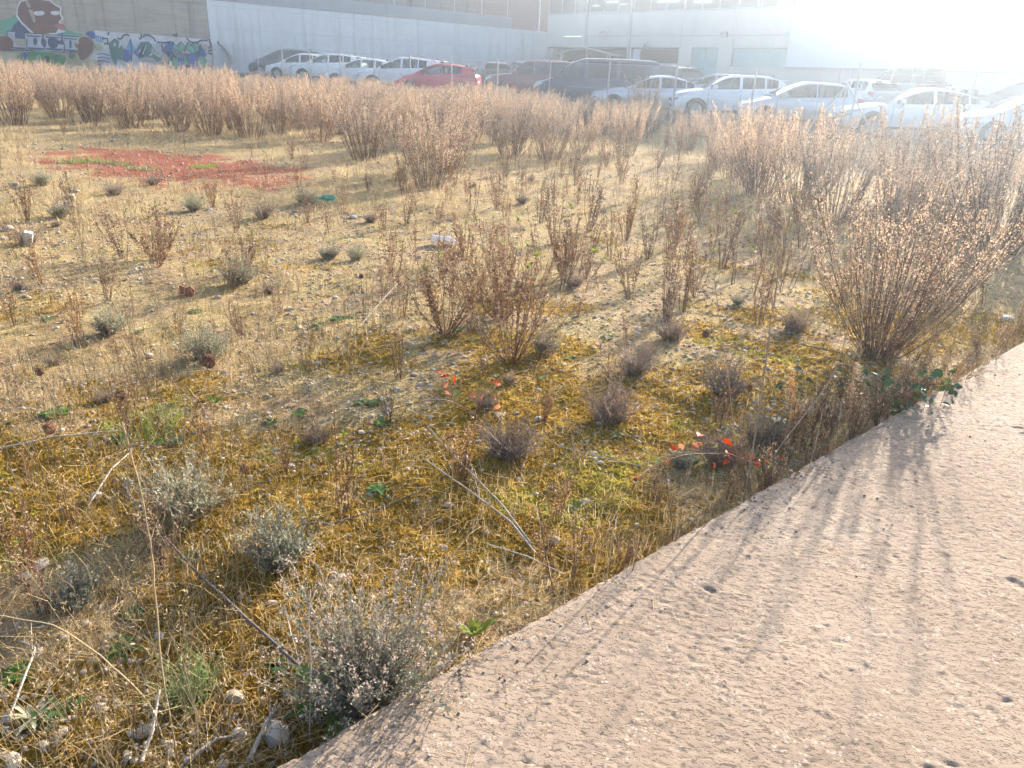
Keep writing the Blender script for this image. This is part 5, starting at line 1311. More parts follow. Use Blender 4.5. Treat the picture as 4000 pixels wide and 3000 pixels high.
for x, y, k, s in ((712, 560, 0, .6), (770, 562, 1, .6), (660, 440, 2, .8), (250, 420, 3, .8), (130, 470, 2, .7), (60, 530, 4, .8), (330, 400, 5, .7), (1240, 620, 4, .6), (570, 470, 3, .8), (980, 560, 4, .5), (1450, 735, 5, .8), (1130, 440, 3, .6), (800, 480, 4, .6), (90, 400, 2, .8), (420, 455, 1, .7), (1050, 880, 5, .5), (1650, 960, 4, .9), (1560, 1000, 3, .8), (1180, 760, 2, .6), (240, 720, 1, .7)):
    plant('cushion_shrub', (C_SAGE + C_PURP)[k], dp_(x, y), random.uniform(0, 6), s, 'small greyish dried tuft %s' % ('near the red dust' if y < 480 and x < 700 else 'in the stony left' if x < 700 else 'in the middle grass' if x < 1300 else 'left of the big bush'), 'shrub', 'small dried tufts')

cnt = tries = 0
while cnt < 16 and tries < 9000:
    tries += 1; px, py = rg.uniform(0, 3400), rg.uniform(560, 1900); p = gp(px, py)
    if slab_b(p[0], p[1]) > -.15 or py < np.interp(px, bx_, by_): continue
    cnt += 1; zone = ('the far' if py < 900 else 'the middle' if py < 1350 else 'the front') + (' left' if px < 1300 else ' centre' if px < 2400 else ' right')
    plant('cushion_shrub', (C_SAGE[:1] + C_PURP)[int(rg.integers(4))], p, rg.uniform(0, 6.28), rg.uniform(.28, .5), 'low greyish dried tuft in the grass of %s of the lot' % zone, 'shrub', 'dried tufts of ' + zone)
# ------------------------------------------------------------------ things drawn by stalks: points in the upright plane through the base
def plane_pts(base, pts, lean=0.0):
    out = [np.array(base)]
    for i, (px, py) in enumerate(pts):
        d = ray(px, py); Y = base[1] + lean * (i + 1); q = d * (Y / d[1]); out.append(np.array([q[0], q[1], q[2] + EYE]))
    return out
def stalk(name, pts, r0, r1, mat, label, cat, group=None, lean=0.02, ground_end=False):
    b = gp(*pts[0]); P = plane_pts(b, pts[1:], lean)
    t = empty(name, b); tag(t, label, cat, group)
    P = [p - b for p in P]; P[0][2] -= 0.02
    k = max(8, len(P) * 4); T = np.linspace(0, len(P) - 1, k); A = np.array(P)
    C = np.stack([np.interp(T, range(len(P)), A[:, i]) for i in range(3)], -1)
    C[1:-1] = (C[:-2] + 2 * C[1:-1] + C[2:]) / 4
    C += rng.normal(0, r0 * 0.25, C.shape)
    r0 *= 0.72; r1 *= 0.72
    MB().tube(list(C), list(np.linspace(r0, r1, k)), 6).build('stem', mat, t, 60)
    return t, C
def twigs_on(t, C, n, ln, rad, mat, name='side_twig', up=0.4, lo=0.4):
    q = Q(); T = rng.uniform(lo, 1, n); i = (T * (len(C) - 1)).astype(int).clip(0, len(C) - 2)
    b = C[i]; d = nrm(C[i + 1] - C[i]) ; dr = nrm(d + rng.normal(0, 0.55, d.shape) + [0, 0, up]); l = ln * rng.uniform(0.4, 1.2, (n, 1))
    tubes(q, np.stack([b, b + dr * l * 0.5 + rng.normal(0, ln * .05, b.shape), b + dr * l + [0, 0, 0.01]], 1), rad * np.ones((n, 1)) * np.array([[1, .8, .5]]))
    obj(name, q.mesh(name, mat), None, t); return b + dr * l
def umbel(t, C, size):
    """dried carrot head: rays curling inward like a nest"""
    q = Q(); n = 46; az = rng.uniform(0, 6.28, n); top = C[-1]; d = nrm((C[-1] - C[-3])[None])[0]
    ref = np.array([1.0, 0, 0]) if abs(d[0]) < 0.8 else np.array([0, 1.0, 0]); u = nrm(np.cross(d, ref)[None])[0]; w = np.cross(d, u)
    rr = size * rng.uniform(0.45, 1.0, n); rad = np.cos(az)[:, None] * u + np.sin(az)[:, None] * w
    p1 = top + rad * rr[:, None] * 0.8 + d * size * 0.45; p2 = top + rad * rr[:, None] * 0.62 + d * size * 1.25; p3 = top + rad * rr[:, None] * 0.40 + d * size * 1.45
    tubes(q, np.stack([np.repeat(top[None], n, 0), p1, p2, p3], 1), np.full((n, 4), 0.0011))
    pos = np.repeat(p3, 6, 0) + rng.normal(0, size * .12, (n * 6, 3)); leaves(q, pos, nrm(rng.normal(size=pos.shape)), np.full(len(pos), size * .22), np.full(len(pos), size * .1), rng)
    obj('seed_head', q.mesh('seed_head', mat_leaf('carrot_head', [(0.16, 0.075, 0.05), (0.26, 0.14, 0.09), (0.36, 0.22, 0.15)], 0.2)), None, t)
GK = 'dried wild carrot stalks'
for pts, s, lab in (([(640, 1960), (700, 1800), (760, 1620), (812, 1440)], 0.034, 'dried wild carrot head on a leaning stalk by grey shrub'), ([(530, 1720), (505, 1650), (478, 1565)], 0.033, 'dried wild carrot head above the thin upright stalks'),
                    ([(330, 1760), (240, 1620), (160, 1470)], 0.024, 'small dark carrot head at the far left'), ([(600, 1990), (400, 1830), (215, 1690)], 0.03, 'drooping carrot head on a long low stalk at left'), ([(990, 2040), (975, 1930), (958, 1850)], 0.024, 'small carrot head over the moss in the left middle'),
                    ([(2745, 1580), (2750, 1450), (2756, 1320)], 0.026, 'reddish carrot head on a straight stalk right of centre'), ([(1425, 1260), (1415, 1170), (1411, 1090)], 0.022, 'small dark carrot head left of the bushy twiggy plant'), ([(2900, 1700), (2910, 1600), (2925, 1530)], 0.022, 'carrot head among brambles near the slab'),
                    ([(2590, 1350), (2600, 1290), (2610, 1240)], 0.016, 'tiny carrot head in the right middle grass')):
    t, C = stalk('wild_carrot', pts, 0.0024, 0.0014, m_dead, lab, 'plant', GK, 0.03); umbel(t, C, s)
m_grey_stick = mat_plain('weathered_stick', (0.30, 0.255, 0.21), 0.9, var=0.3, nscale=14, bumpk=0.4)
m_dark_stick = mat_plain('dark_stick', (0.13, 0.105, 0.10), 0.9, var=0.3, nscale=14, bumpk=0.4)
m_white_stick = mat_plain('bleached_stick', (0.40, 0.345, 0.28), 0.9, var=0.25, nscale=14, bumpk=0.4)
GS = 'tall dry stalks'
t, C = stalk('dry_stalk', [(2905, 1960), (2950, 1700), (3000, 1350), (3050, 1010), (3080, 860)], 0.0052, 0.003, m_stalk, 'tallest pale dry stalk rising from the slab edge at right', 'stalk', GS, 0.03); twigs_on(t, C, 14, 0.12, 0.0015, m_stalk, lo=0.6)
t, C = stalk('dry_stalk', [(2960, 1850), (3083, 1700), (3248, 1482), (3310, 1312), (3314, 1132)], 0.004, 0.002, m_stalk, 'bent pale stalk with a forked tip before the big bush', 'stalk', GS, 0.03); twigs_on(t, C, 5, 0.06, 0.0015, m_stalk, lo=0.9)
t, C = stalk('dry_stalk', [(2890, 1880), (2868, 1700), (2842, 1444), (2790, 1100), (2775, 950)], 0.004, 0.002, m_stalk, 'pale stalk leaning left beside the red bramble leaves', 'stalk', GS, 0.03); twigs_on(t, C, 8, 0.09, 0.0012, m_stalk, lo=0.6)
t, C = stalk('dry_stalk', [(3350, 1560), (3361, 1378), (3385, 1000), (3400, 830)], 0.0036, 0.0018, m_stalk, 'thin pale stalk standing inside the big spreading bush', 'stalk', GS, 0.0); twigs_on(t, C, 12, 0.10, 0.0012, m_stalk, lo=0.4)
t, C = stalk('dry_stalk', [(700, 2990), (633, 2640), (612, 2380), (590, 2120), (545, 1900), (480, 1650)], 0.0033, 0.0018, m_stalk, 'tall brown stalk crossing the left front', 'stalk', GS, 0.02); twigs_on(t, C, 7, 0.10, 0.0013, m_stalk, lo=0.5)
t, C = stalk('dry_stalk', [(640, 2900), (600, 2760), (430, 2589), (215, 2437), (0, 2405), (-150, 2395)], 0.0036, 0.002, m_stalk, 'thin brown stalk bending away to the left edge', 'stalk', GS, 0.02)
t, C = stalk('dry_stalk', [(1206, 2899), (1215, 2633), (1203, 2380), (1240, 2300), (1330, 2230)], 0.0034, 0.0014, m_white_stick, 'white bare stalk standing before the large grey-green shrub', 'stalk', GS, 0.02)
t, C = stalk('dry_stalk', [(1740, 2620), (1735, 2300), (1760, 1980), (1770, 1800)], 0.0030, 0.0014, m_stalk, 'thin reddish stalk at the slab edge in the front middle', 'stalk', GS, 0.02)
for i, pts in enumerate(([(640, 1700), (560, 1450), (440, 1180)], [(610, 1700), (530, 1400), (470, 1130)], [(560, 1690), (480, 1420), (400, 1240)], [(660, 1680), (600, 1450), (520, 1290)], [(520, 1680), (455, 1500), (360, 1300)], [(590, 1700), (560, 1500), (520, 1250)])):
    t, C = stalk('dry_stalk', pts, 0.0026, 0.0012, m_dead, 'thin brown stalk in the upright bunch at left', 'stalk', 'upright bunch of stalks', 0.02); twigs_on(t, C, 9, 0.06, 0.0008, m_dead, lo=0.3)
for i, pts in enumerate(([(2440, 2380), (2500, 2100), (2560, 1880)], [(2330, 2440), (2380, 2200), (2395, 2050)], [(2170, 2330), (2120, 2100), (2100, 1960)], [(2060, 2450), (1990, 2250), (1960, 2150)], [(2640, 2200), (2620, 2000), (2600, 1850)], [(3120, 1960), (3180, 1760), (3215, 1600)], [(3000, 1990), (3020, 1800), (3010, 1650)], [(3230, 1880), (3270, 1700), (3290, 1560)])):
    t, C = stalk('dry_stalk', pts, 0.0028, 0.0014, m_stalk if i % 2 else m_stem, 'thin dry stalk leaning by the slab edge', 'stalk', 'stalks along the slab edge', 0.02); twigs_on(t, C, 8, 0.07, 0.0009, m_stalk, lo=0.3)
# feathery orange-brown dock spikes near the brambles
for pts, lab in (([(3290, 1720), (3310, 1600), (3345, 1430)], 'rusty feathery seed spike left of the green bramble'), ([(3095, 1700), (3100, 1600), (3090, 1480)], 'tan feathery seed spike among the brambles')):
    t, C = stalk('seed_spike', pts, 0.0024, 0.0012, m_stalk, lab, 'plant', 'feathery seed spikes', 0.0)
    q = Q(); i = rng.integers(3, len(C), 420); pos = C[i] + rng.normal(0, 0.011, (420, 3)); leaves(q, pos, nrm(rng.normal(size=pos.shape) + [0, 0, .5]), rng.uniform(.008, .016, 420), rng.uniform(.003, .007, 420), rng)
    obj('seed_head', q.mesh('seed_head', mat_leaf('rust_seed', [(0.40, 0.20, 0.10), (0.52, 0.30, 0.16), (0.56, 0.38, 0.22)], 0.4)), None, t)

def lying(name, pts, r0, r1, mat, label, lift=(0.02, 0.03, 0.02), twn=0, twl=0.1, cat='stick'):
    W_ = [gp(*p) for p in pts]; b = W_[0].copy(); t = empty(name, b); tag(t, label, cat, 'fallen sticks')
    k = len(W_) * 5; T = np.linspace(0, len(W_) - 1, k); A = np.array(W_); A[:, 2] += np.interp(np.arange(len(W_)), np.linspace(0, len(W_) - 1, len(lift)), lift)
    C = np.stack([np.interp(T, range(len(W_)), A[:, i]) for i in range(3)], -1) - b
    C += np.cumsum(rng.normal(0, r0 * 0.2, C.shape), 0) * 0.5; r0 *= 0.75; r1 *= 0.8
    hb = np.array([float(H(c[0] + b[0], c[1] + b[1])) for c in C]); C[:, 2] = np.maximum(C[:, 2], hb - b[2] + r0)
    MB().tube(list(C), list(np.linspace(r0, r1, k)), 7).build('branch', mat, t, 60)
    if twn: twigs_on(t, C, twn, twl, r1 * 0.6, mat, 'side_twig', 0.5, 0.35)
lying('fallen_stick', [(1225, 2700), (1000, 2500), (778, 2297), (557, 2050), (490, 1950)], 0.0075, 0.003, m_dark_stick, 'long dark stick lying from the large shrub to the left', (0.05, 0.06, 0.07, 0.08), 16, 0.16)
lying('fallen_stick', [(2090, 2185), (1996, 2073), (1830, 1960), (1660, 1852)], 0.0058, 0.0035, m_grey_stick, 'straight grey stick fallen across the stony moss', (0.03, 0.05, 0.08), 3)
lying('fallen_stick', [(2075, 2150), (1960, 2010), (1800, 1871), (1667, 1752)], 0.0050, 0.003, m_grey_stick, 'pale stick crossing just above the straight grey one', (0.03, 0.06, 0.12), 4)
lying('fallen_stick', [(1180, 2060), (1300, 2067), (1480, 2010), (1654, 1940)], 0.0065, 0.003, m_dark_stick, 'brown twig pair lying left of the stony moss', (0.02, 0.03, 0.03), 8, 0.12)
lying('wooden_lath', [(-30, 1782), (230, 1735), (475, 1697)], 0.0065, 0.0055, m_white_stick, 'bleached wooden lath lying at the left edge', (0.03, 0.04, 0.02), cat='lath')
lying('fallen_stick', [(348, 1990), (440, 1870), (519, 1778)], 0.0055, 0.003, m_white_stick, 'short bleached stick below the lath', (0.02, 0.05, 0.03), 2)
lying('fallen_stick', [(40, 2850), (120, 2690), (150, 2600), (85, 2540)], 0.005, 0.003, m_white_stick, 'crooked bleached stick at the bottom left', (0.03, 0.08, 0.03), 2)
lying('fallen_stick', [(560, 3010), (610, 2900), (640, 2800)], 0.0075, 0.004, m_white_stick, 'thick bleached stick at the bottom edge by the tall stalk', (0.03, 0.06, 0.1), 3)
lying('fallen_stick', [(980, 2990), (1050, 2850), (1110, 2790)], 0.010, 0.005, m_grey_stick, 'weathered grey branch against the slab at the bottom', (0.02, 0.03, 0.03), 5)
lying('fallen_stick', [(720, 3000), (850, 2920), (910, 2900)], 0.011, 0.004, m_grey_stick, 'frayed grey root lying at the bottom edge', (0.02, 0.03, 0.02), 8)
lying('fallen_stick', [(2200, 2260), (2060, 2200), (1900, 2140)], 0.004, 0.003, m_white_stick, 'white splinter beside the fallen sticks near the slab', (0.02, 0.03, 0.02))
lying('fallen_stick', [(1400, 1290), (1500, 1220), (1560, 1160)], 0.0045, 0.003, m_white_stick, 'pale stick left of the tall reddish plant', (0.02, 0.1, 0.12), 2)
lying('fallen_stick', [(2600, 1880), (2400, 1840), (2200, 1800), (2050, 1740)], 0.004, 0.002, m_grey_stick, 'long thin stick under the second red bramble', (0.05, 0.06, 0.09), 10, 0.2)
lying('fallen_stick', [(3300, 1400), (3100, 1370), (2950, 1360)], 0.005, 0.003, m_dark_stick, 'dark stick left of the big bush base', (0.03, 0.05, 0.05), 3)

# brambles
def bramble(base, stem_pts, leaf_px, mat, size, label, lean=0.0, stem_mat=None):
    b = gp(*base); P = plane_pts(b, stem_pts, lean); t = empty('bramble', b); tag(t, label, 'bramble', 'bramble sprigs')
    P = np.array(P) - b; T = np.linspace(0, len(P) - 1, len(P) * 5); C = np.stack([np.interp(T, range(len(P)), P[:, i]) for i in range(3)], -1)
    C[1:-1] = (C[:-2] + 2 * C[1:-1] + C[2:]) / 4
    MB().tube(list(C), list(np.linspace(0.0034, 0.0016, len(C))), 6).build('stem', stem_mat or m_stem, t, 60)
    for (px, py) in leaf_px:
        d = ray(px, py); Y = b[1] + rng.uniform(-0.08, 0.08) + lean; q = d * (Y / d[1]); c = np.array([q[0], q[1], q[2] + EYE]) - b
        s = size * rng.uniform(0.75, 1.2); dr = nrm((rng.normal(size=3) * [1, 1, 0.6] + [0, 0, -0.3])[None])[0]; nn = nrm((rng.normal(size=3) * 0.5 + [0.3, -0.5, 0.6])[None])[0]
        sd_ = nrm(np.cross(dr, nn)[None])[0]; nn = np.cross(sd_, dr)
        V = []; m = 9                                           # toothed oval blade, folded at the midrib
        for i in range(m):
            f = i / (m - 1); wv = math.sin(math.pi * f ** 0.8) * 0.36 * s * (1 + 0.10 * (-1) ** i)
            mid = c + dr * (f * s) + nn * (-0.10 * s * f * f); V += [mid + sd_ * wv + nn * wv * 0.35, mid, mid - sd_ * wv + nn * wv * 0.35]
        F = [q_ for i in range(m - 1) for q_ in ((3 * i, 3 * i + 1, 3 * i + 4, 3 * i + 3), (3 * i + 1, 3 * i + 2, 3 * i + 5, 3 * i + 4))]
        MB().add(V, F).build('leaf', mat if rng.uniform() < 0.93 else m_green, t)
        j = np.argmin(((C - c) ** 2).sum(1)); MB().tube([C[j], (C[j] + c) / 2 + [0, 0, 0.006], c], 0.0009, 4).build('leaf_stalk', stem_mat or m_stem, t)
z1 = lambda L_: [(1300 + x * .633, 1200 + y * .633) for x, y in L_]
bramble((1914, 1690), z1([(870, 650), (700, 570), (560, 575), (330, 640)]), z1([(720, 430), (760, 445), (670, 490), (655, 500), (715, 530), (745, 545), (700, 415)]), m_redleaf, 0.046, 'arching bramble sprig with red leaves over the shaded moss', -0.10)
bramble((1860, 1640), z1([(920, 570), (1060, 470), (1200, 410)]), z1([(885, 550), (912, 548), (1000, 490), (1030, 465), (1000, 565), (1022, 595), (1035, 470)]), m_redleaf, 0.048, 'right-hand bramble sprig with orange-red leaves', -0.10)
z2 = lambda L_: [(2300 + x * .784, 1500 + y * .784) for x, y in L_]
bramble((3060, 1850), z2([(800, 390), (700, 345), (480, 350), (330, 400), (250, 470)]), z2([(355, 370), (410, 365), (440, 330), (480, 310), (510, 300), (530, 290), (560, 250), (640, 300), (670, 285), (690, 330), (710, 360), (830, 380), (860, 400), (880, 365), (910, 370), (945, 370), (265, 460), (620, 385), (700, 375), (845, 370)]), m_redleaf, 0.044, 'long low bramble runner with scattered red leaves by the slab edge', -0.10)
lp = [(3330 + 400 * rng.uniform() ** 0.9, 1440 + 190 * rng.uniform()) for _ in range(95)]
lp = [(x, y) for x, y in lp if y < 1640 - abs(x - 3480) * 0.25 and y > 1420 + (x - 3330) * 0.05]
bramble((3390, 1640), [(3480, 1560), (3600, 1500), (3720, 1500), (3745, 1530)], lp, m_bramble, 0.046, 'dark green bramble spilling over the slab edge under the big bush', -0.05)
lp = [(3040 + 320 * rng.uniform(), 1440 + 220 * rng.uniform()) for _ in range(40)]
bramble((3200, 1650), [(3180, 1560), (3240, 1470), (3330, 1450)], lp, m_bramble, 0.036, 'shaded green bramble left of the big bush base', 0.05)

# ------------------------------------------------------------------ small green weeds, leafy rosettes, green grass
def rosette(seed, n=9, ln=0.06, wd=0.022, up=0.5, mat=None):
    rg_ = np.random.default_rng(seed); q = Q()
    az = np.arange(n) * 2.4 + rg_.uniform(0, .5, n); el = rg_.uniform(0.15, 1.0, n) * up
    D_ = np.stack([np.cos(az) * np.cos(el), np.sin(az) * np.cos(el), np.sin(el)], -1); B_ = D_ * 0.006; side = np.stack([-np.sin(az), np.cos(az), 0 * az], -1)
    L_ = ln * rg_.uniform(0.6, 1.15, n); W_ = wd * rg_.uniform(0.7, 1.2, n); m = 7; V = np.zeros((n, m, 3, 3)); N_ = np.cross(side, D_)
    for i in range(m):
        f = i / (m - 1); w = (np.sin(np.pi * min(0.98, 0.06 + f * 0.94) ** 0.9) * 0.5 * W_ * (1 + .12 * (-1) ** i))[:, None]; c = B_ + D_ * (L_ * f)[:, None] - [0, 0, 1] * (L_ * 0.28 * f * f)[:, None] * np.sign(up)
        V[:, i, 0] = c + side * w - N_ * w * .3; V[:, i, 1] = c; V[:, i, 2] = c - side * w - N_ * w * .3
    idx = np.arange(n * m * 3).reshape(n, m, 3); F = np.concatenate([np.stack([idx[:, :-1, j], idx[:, :-1, j + 1], idx[:, 1:, j + 1], idx[:, 1:, j]], -1).reshape(-1, 4) for j in (0, 1)])
    V[..., 2] = np.maximum(V[..., 2], 0.004); q.add(V, F); me = q.mesh('leaves', mat or m_weed); return {'leaves': me}
ROS = [rosette(400 + i, [7, 10, 12, 8][i], [.05, .06, .045, .07][i], [.022, .02, .018, .03][i]) for i in range(4)]
for i, (x, y) in enumerate(z1([(770, 140), (860, 205), (280, 590), (300, 720), (1260, 590), (1330, 600), (1760, 800), (290, 1130), (1460, 320), (190, 600), (120, 60)]) + [(765, 1220), (545, 1300), (1250, 1275), (1310, 1245), (1325, 1250), (840, 1565), (1170, 1620), (1060, 1650), (215, 1620), (260, 1600), (480, 1720), (620, 1730), (700, 1720), (3000, 1790), (2830, 1690), (2700, 1800), (3050, 1650), (180, 1250), (640, 1600), (2380, 1320), (2500, 1420), (2120, 1480), (480, 2540), (520, 2400), (80, 2640), (140, 2820), (240, 2780), (1100, 2610), (750, 2180)]):
    plant('green_weed', ROS[i % 4], gp(x, y) + [0, 0, .004], random.uniform(0, 6), random.uniform(0.75, 1.25), 'small dark green leafy weed on the ground %s' % ('by the tall reddish plant' if 1500 < x < 2300 and y < 1500 else 'at the bottom left' if y > 2100 else 'near the slab brambles' if x > 2300 else 'below the red bramble sprigs' if x > 1300 else 'in the stony left'), 'weed', 'small green weeds')
plant('green_weed', rosette(420, 14, 0.055, 0.03, 1.1, m_green), gp(2250, 1985), 0.4, 0.9, 'bright yellow-green leafy weed among the pebbles near the slab', 'weed', 'leafy rosettes')
plant('green_weed', rosette(421, 9, 0.26, 0.055, 0.75), gp(1330, 2760), 0.2, 1.0, 'broad dark leaf rosette under the large grey-green shrub', 'weed', 'leafy rosettes')
plant('green_weed', rosette(422, 8, 0.12, 0.03, 1.2, m_green), gp(1850, 2490), 0.9, 0.9, 'upright light green weed at the slab edge', 'weed', 'leafy rosettes')
plant('green_weed', rosette(423, 13, 0.075, 0.012, 0.9, m_sage), gp(130, 2810), 0.1, 1.0, 'pale spiky rosette in the bottom left moss', 'weed', 'leafy rosettes')
m_grass = mat_leaf('green_grass', [(0.10, 0.17, 0.03), (0.17, 0.25, 0.06), (0.25, 0.31, 0.10), (0.33, 0.32, 0.15)], 0.45)
def grass_tuft(loc, n, rad, ln, wd, label):
    B_ = np.zeros((n, 3)); a = rng.uniform(0, 6.28, n); r_ = rad * np.sqrt(rng.uniform(0, 1, n)); B_[:, 0] = r_ * np.cos(a); B_[:, 1] = r_ * np.sin(a)
    B_[:, 2] = H(B_[:, 0] + loc[0], B_[:, 1] + loc[1]) - loc[2] - 0.005
    q = Q(); blades(q, B_, rng.uniform(0, 6.28, n), rng.uniform(.1, .7, n), rng.uniform(.2, 1.0, n), ln * rng.uniform(.5, 1.2, n), wd * np.ones(n))
    t = empty('grass_tuft', loc); tag(t, label, 'grass', 'green grass tufts'); obj('blades', q.mesh('blades', m_grass), None, t)['kind'] = 'stuff'
grass_tuft(gp(760, 2720), 170, 0.07, 0.17, 0.0035, 'loose bright green grass tuft at the bottom by the slab')
grass_tuft(gp(320, 632), 380, 0.36, 0.08, 0.010, 'bright green grass patch at the left of the red dust')
grass_tuft(gp(455, 642), 260, 0.27, 0.07, 0.010, 'green grass patch in the middle of the red dust')
grass_tuft(gp(800, 655), 230, 0.24, 0.075, 0.010, 'lone green grass patch at the right of the red dust')
grass_tuft(gp(560, 660), 160, 0.25, 0.07, 0.010, 'thin green grass patch below the red dust')
grass_tuft(gp(560, 1680), 260, 0.2, 0.09, 0.004, 'pale green grass at the foot of the upright stalks')

# ------------------------------------------------------------------ stones and litter
def ico():
    p = (1 + 5 ** .5) / 2
    V = np.array([(-1, p, 0), (1, p, 0), (-1, -p, 0), (1, -p, 0), (0, -1, p), (0, 1, p), (0, -1, -p), (0, 1, -p), (p, 0, -1), (p, 0, 1), (-p, 0, -1), (-p, 0, 1)], float)
    F = np.array([(0, 11, 5), (0, 5, 1), (0, 1, 7), (0, 7, 10), (0, 10, 11), (1, 5, 9), (5, 11, 4), (11, 10, 2), (10, 7, 6), (7, 1, 8), (3, 9, 4), (3, 4, 2), (3, 2, 6), (3, 6, 8), (3, 8, 9), (4, 9, 5), (2, 4, 11), (6, 2, 10), (8, 6, 7), (9, 8, 1)])
    return nrm(V), F
def subdiv(V, F):
    V = list(map(tuple, V)); mp = {}; G = []
    def mid(a, b):
        k = (min(a, b), max(a, b))
        if k not in mp: m = (np.array(V[a]) + np.array(V[b])) / 2; V.append(tuple(m / np.linalg.norm(m))); mp[k] = len(V) - 1
        return mp[k]
    for a, b, c in F:
        x, y, z = mid(a, b), mid(b, c), mid(c, a); G += [(a, x, z), (b, y, x), (c, z, y), (x, y, z)]
    return np.array(V), np.array(G)
IV, IF = ico(); IV2, IF2 = subdiv(IV, IF)
m_stone = mat_leaf('pale_stone', [(0.24, 0.185, 0.135), (0.36, 0.30, 0.24), (0.48, 0.42, 0.35), (0.30, 0.235, 0.175), (0.40, 0.33, 0.255)], 0.0, 0.9, 'object')
m_gravel = mat_leaf('loose_gravel', [(0.26, 0.19, 0.12), (0.42, 0.33, 0.23), (0.56, 0.48, 0.38), (0.34, 0.26, 0.17), (0.50, 0.40, 0.29)], 0.0, 0.9)
ST = []
for i in range(8):
    rg_ = np.random.default_rng(500 + i); V = IV2 * [1, rg_.uniform(.65, .95), rg_.uniform(.38, .65)]
    V = V * (1 + 0.28 * (rg_.uniform(size=(len(V), 1)) - 0.5)); me = mesh_from('stone', V, IF2, 3, True)
    me.set_sharp_from_angle(angle=R(28)); me.materials.append(m_stone); ST.append(me)
def stone(p, s, label, group, k=None, name='stone', sink=0.25):
    if name == 'stone': s *= 0.62
    o = obj(name, ST[int(rng.integers(8)) if k is None else k]); o.location = (p[0], p[1], p[2] + s * (0.5 - sink) * 0.6); o.scale = (s, s, s); o.rotation_euler = (rng.normal(0, .2), rng.normal(0, .2), rng.uniform(0, 6.28)); tag(o, label, 'stone', group); return o
zc_ = lambda x, y: gp(x * .633, 300 + y * .633)
GST = 'large stones'
for (x, y), s, lab in (((100, 672), .11, 'pale pointed stone far left above the white block'), ((440, 745), .10, 'grey stone in the short row of three at left'), ((430, 800), .12, 'white stone lowest of the short row of three'), ((470, 710), .09, 'small stone topmost of the short row of three'),
                       ((45, 950), .13, 'grey rock at the left edge above the white block'), ((8, 1005), .10, 'white rock cut by the left edge'), ((1820, 838), .06, 'small white stone left of the green plastic'), ((1290, 822), .07, 'flat pale stone below the red dust'), ((2180, 870), .09, 'dark stone right of the green plastic')):
    stone(zc_(x, y), s, lab, GST)
z8 = lambda x, y: gp(x * .633, 1000 + y * .633)
for (x, y), s, lab in (((920, 620), .055, 'orange-brown rock between the thin stalks'), ((1560, 358), .035, 'flat white pebble left of two others in the middle'), ((1785, 328), .042, 'pale flat stone in the middle left'), ((2100, 182), .03, 'white round pebble near the mid path'), ((590, 1485), .045, 'long pale stone under the short bleached stick'), ((795, 1405), .035, 'grey stone right of the short bleached stick')):
    stone(z8(x, y), s, lab, GST)
for px, py, s, lab in ((1735, 2140, .022, 'round white pebble at the lower middle'), (1915, 2195, .022, 'smooth white pebble beside the slab moss'), (2165, 2115, .04, 'large pale stone under the fallen sticks near the slab'), (1900, 2085, .028, 'pale angular stone on the golden moss'), (390, 2770, .04, 'mossy stone at the bottom left below the drooping grass'), (180, 2920, .04, 'pale flat stone at the very bottom left'),
                       (240, 2880, .045, 'upright pale stone at the bottom left'), (920, 2730, .05, 'round beige cobble by the bottom grass tuft'), (1080, 2880, .07, 'large shaded boulder against the slab'), (60, 2980, .05, 'stone cut by the bottom left corner'), (160, 2210, .055, 'pale rock near the left twiggy plants'), (100, 2255, .04, 'pinkish rock beside the pale one at left'), (930, 2880, .04, 'cobble in front of the weathered branch'), (575, 2860, .055, 'flat stone left of the bottom tall stalk')):
    stone(gp(px, py), s, lab, GST)
cnt = 0
while cnt < 236:
    px, py = rng.uniform(-50, 3300), rng.uniform(900, 3000)
    p = gp(px, py)
    if slab_b(p[0], p[1]) > -0.05 or rng.uniform() > (0.25 + 0.75 * (fbm(p[0] * .9, p[1] * .9, 81) > 0.47)): continue
    cnt += 1; stone(p, 0.006 + 0.014 * rng.uniform() ** 2.5 + 0.0016 * p[1], 'pale pebble lying among the moss and dry grass', 'pebbles in the moss', name='pebble')
# gravel too small to pick apart
def scatter(n, r0, r1, amax=None, power=1.0):
    amax = amax or (0.90 if r1 < 15 else 0.74)
    D_ = np.exp(rng.uniform(np.log(r0), np.log(r1), n)) if power == 0 else np.sqrt(rng.uniform(r0 ** 2, r1 ** 2, n)); a = rng.uniform(-amax, amax, n)
    x, y = D_ * np.sin(a), D_ * np.cos(a); ok = slab_b(x, y) < -0.015; return x[ok], y[ok]
def micro(x, y):
    return H(x, y) + np.clip(1 - np.hypot(x, y) / 9, 0, 1) * (fbm(x * 14, y * 14, 31, 3) - 0.44) * 0.035
x, y = scatter(42000, 1.2, 18, power=0)
ok = fbm(x * .9, y * .9, 81) + rng.normal(0, .10, len(x)) > 0.45 - 0.10 * np.exp(-(((x + .1) / .6) ** 2 + ((y - 2.9) / .6) ** 2)) - 0.06 * np.exp(-(((x + 2.2) / 1.0) ** 2 + ((y - 4.6) / 1.2) ** 2)); x, y = x[ok], y[ok]
s = (0.0035 + 0.010 * rng.uniform(size=len(x)) ** 2.2) * (0.85 + 0.10 * np.hypot(x, y)); n = len(x)
sc3 = np.stack([s, s * rng.uniform(.6, 1, n), s * rng.uniform(.4, .7, n)], -1); a = rng.uniform(0, 6.28, n)
V = IV[None] * sc3[:, None] * (1 + 0.3 * (rng.uniform(size=(n, 12, 1)) - .5)); c_, s_ = np.cos(a)[:, None], np.sin(a)[:, None]
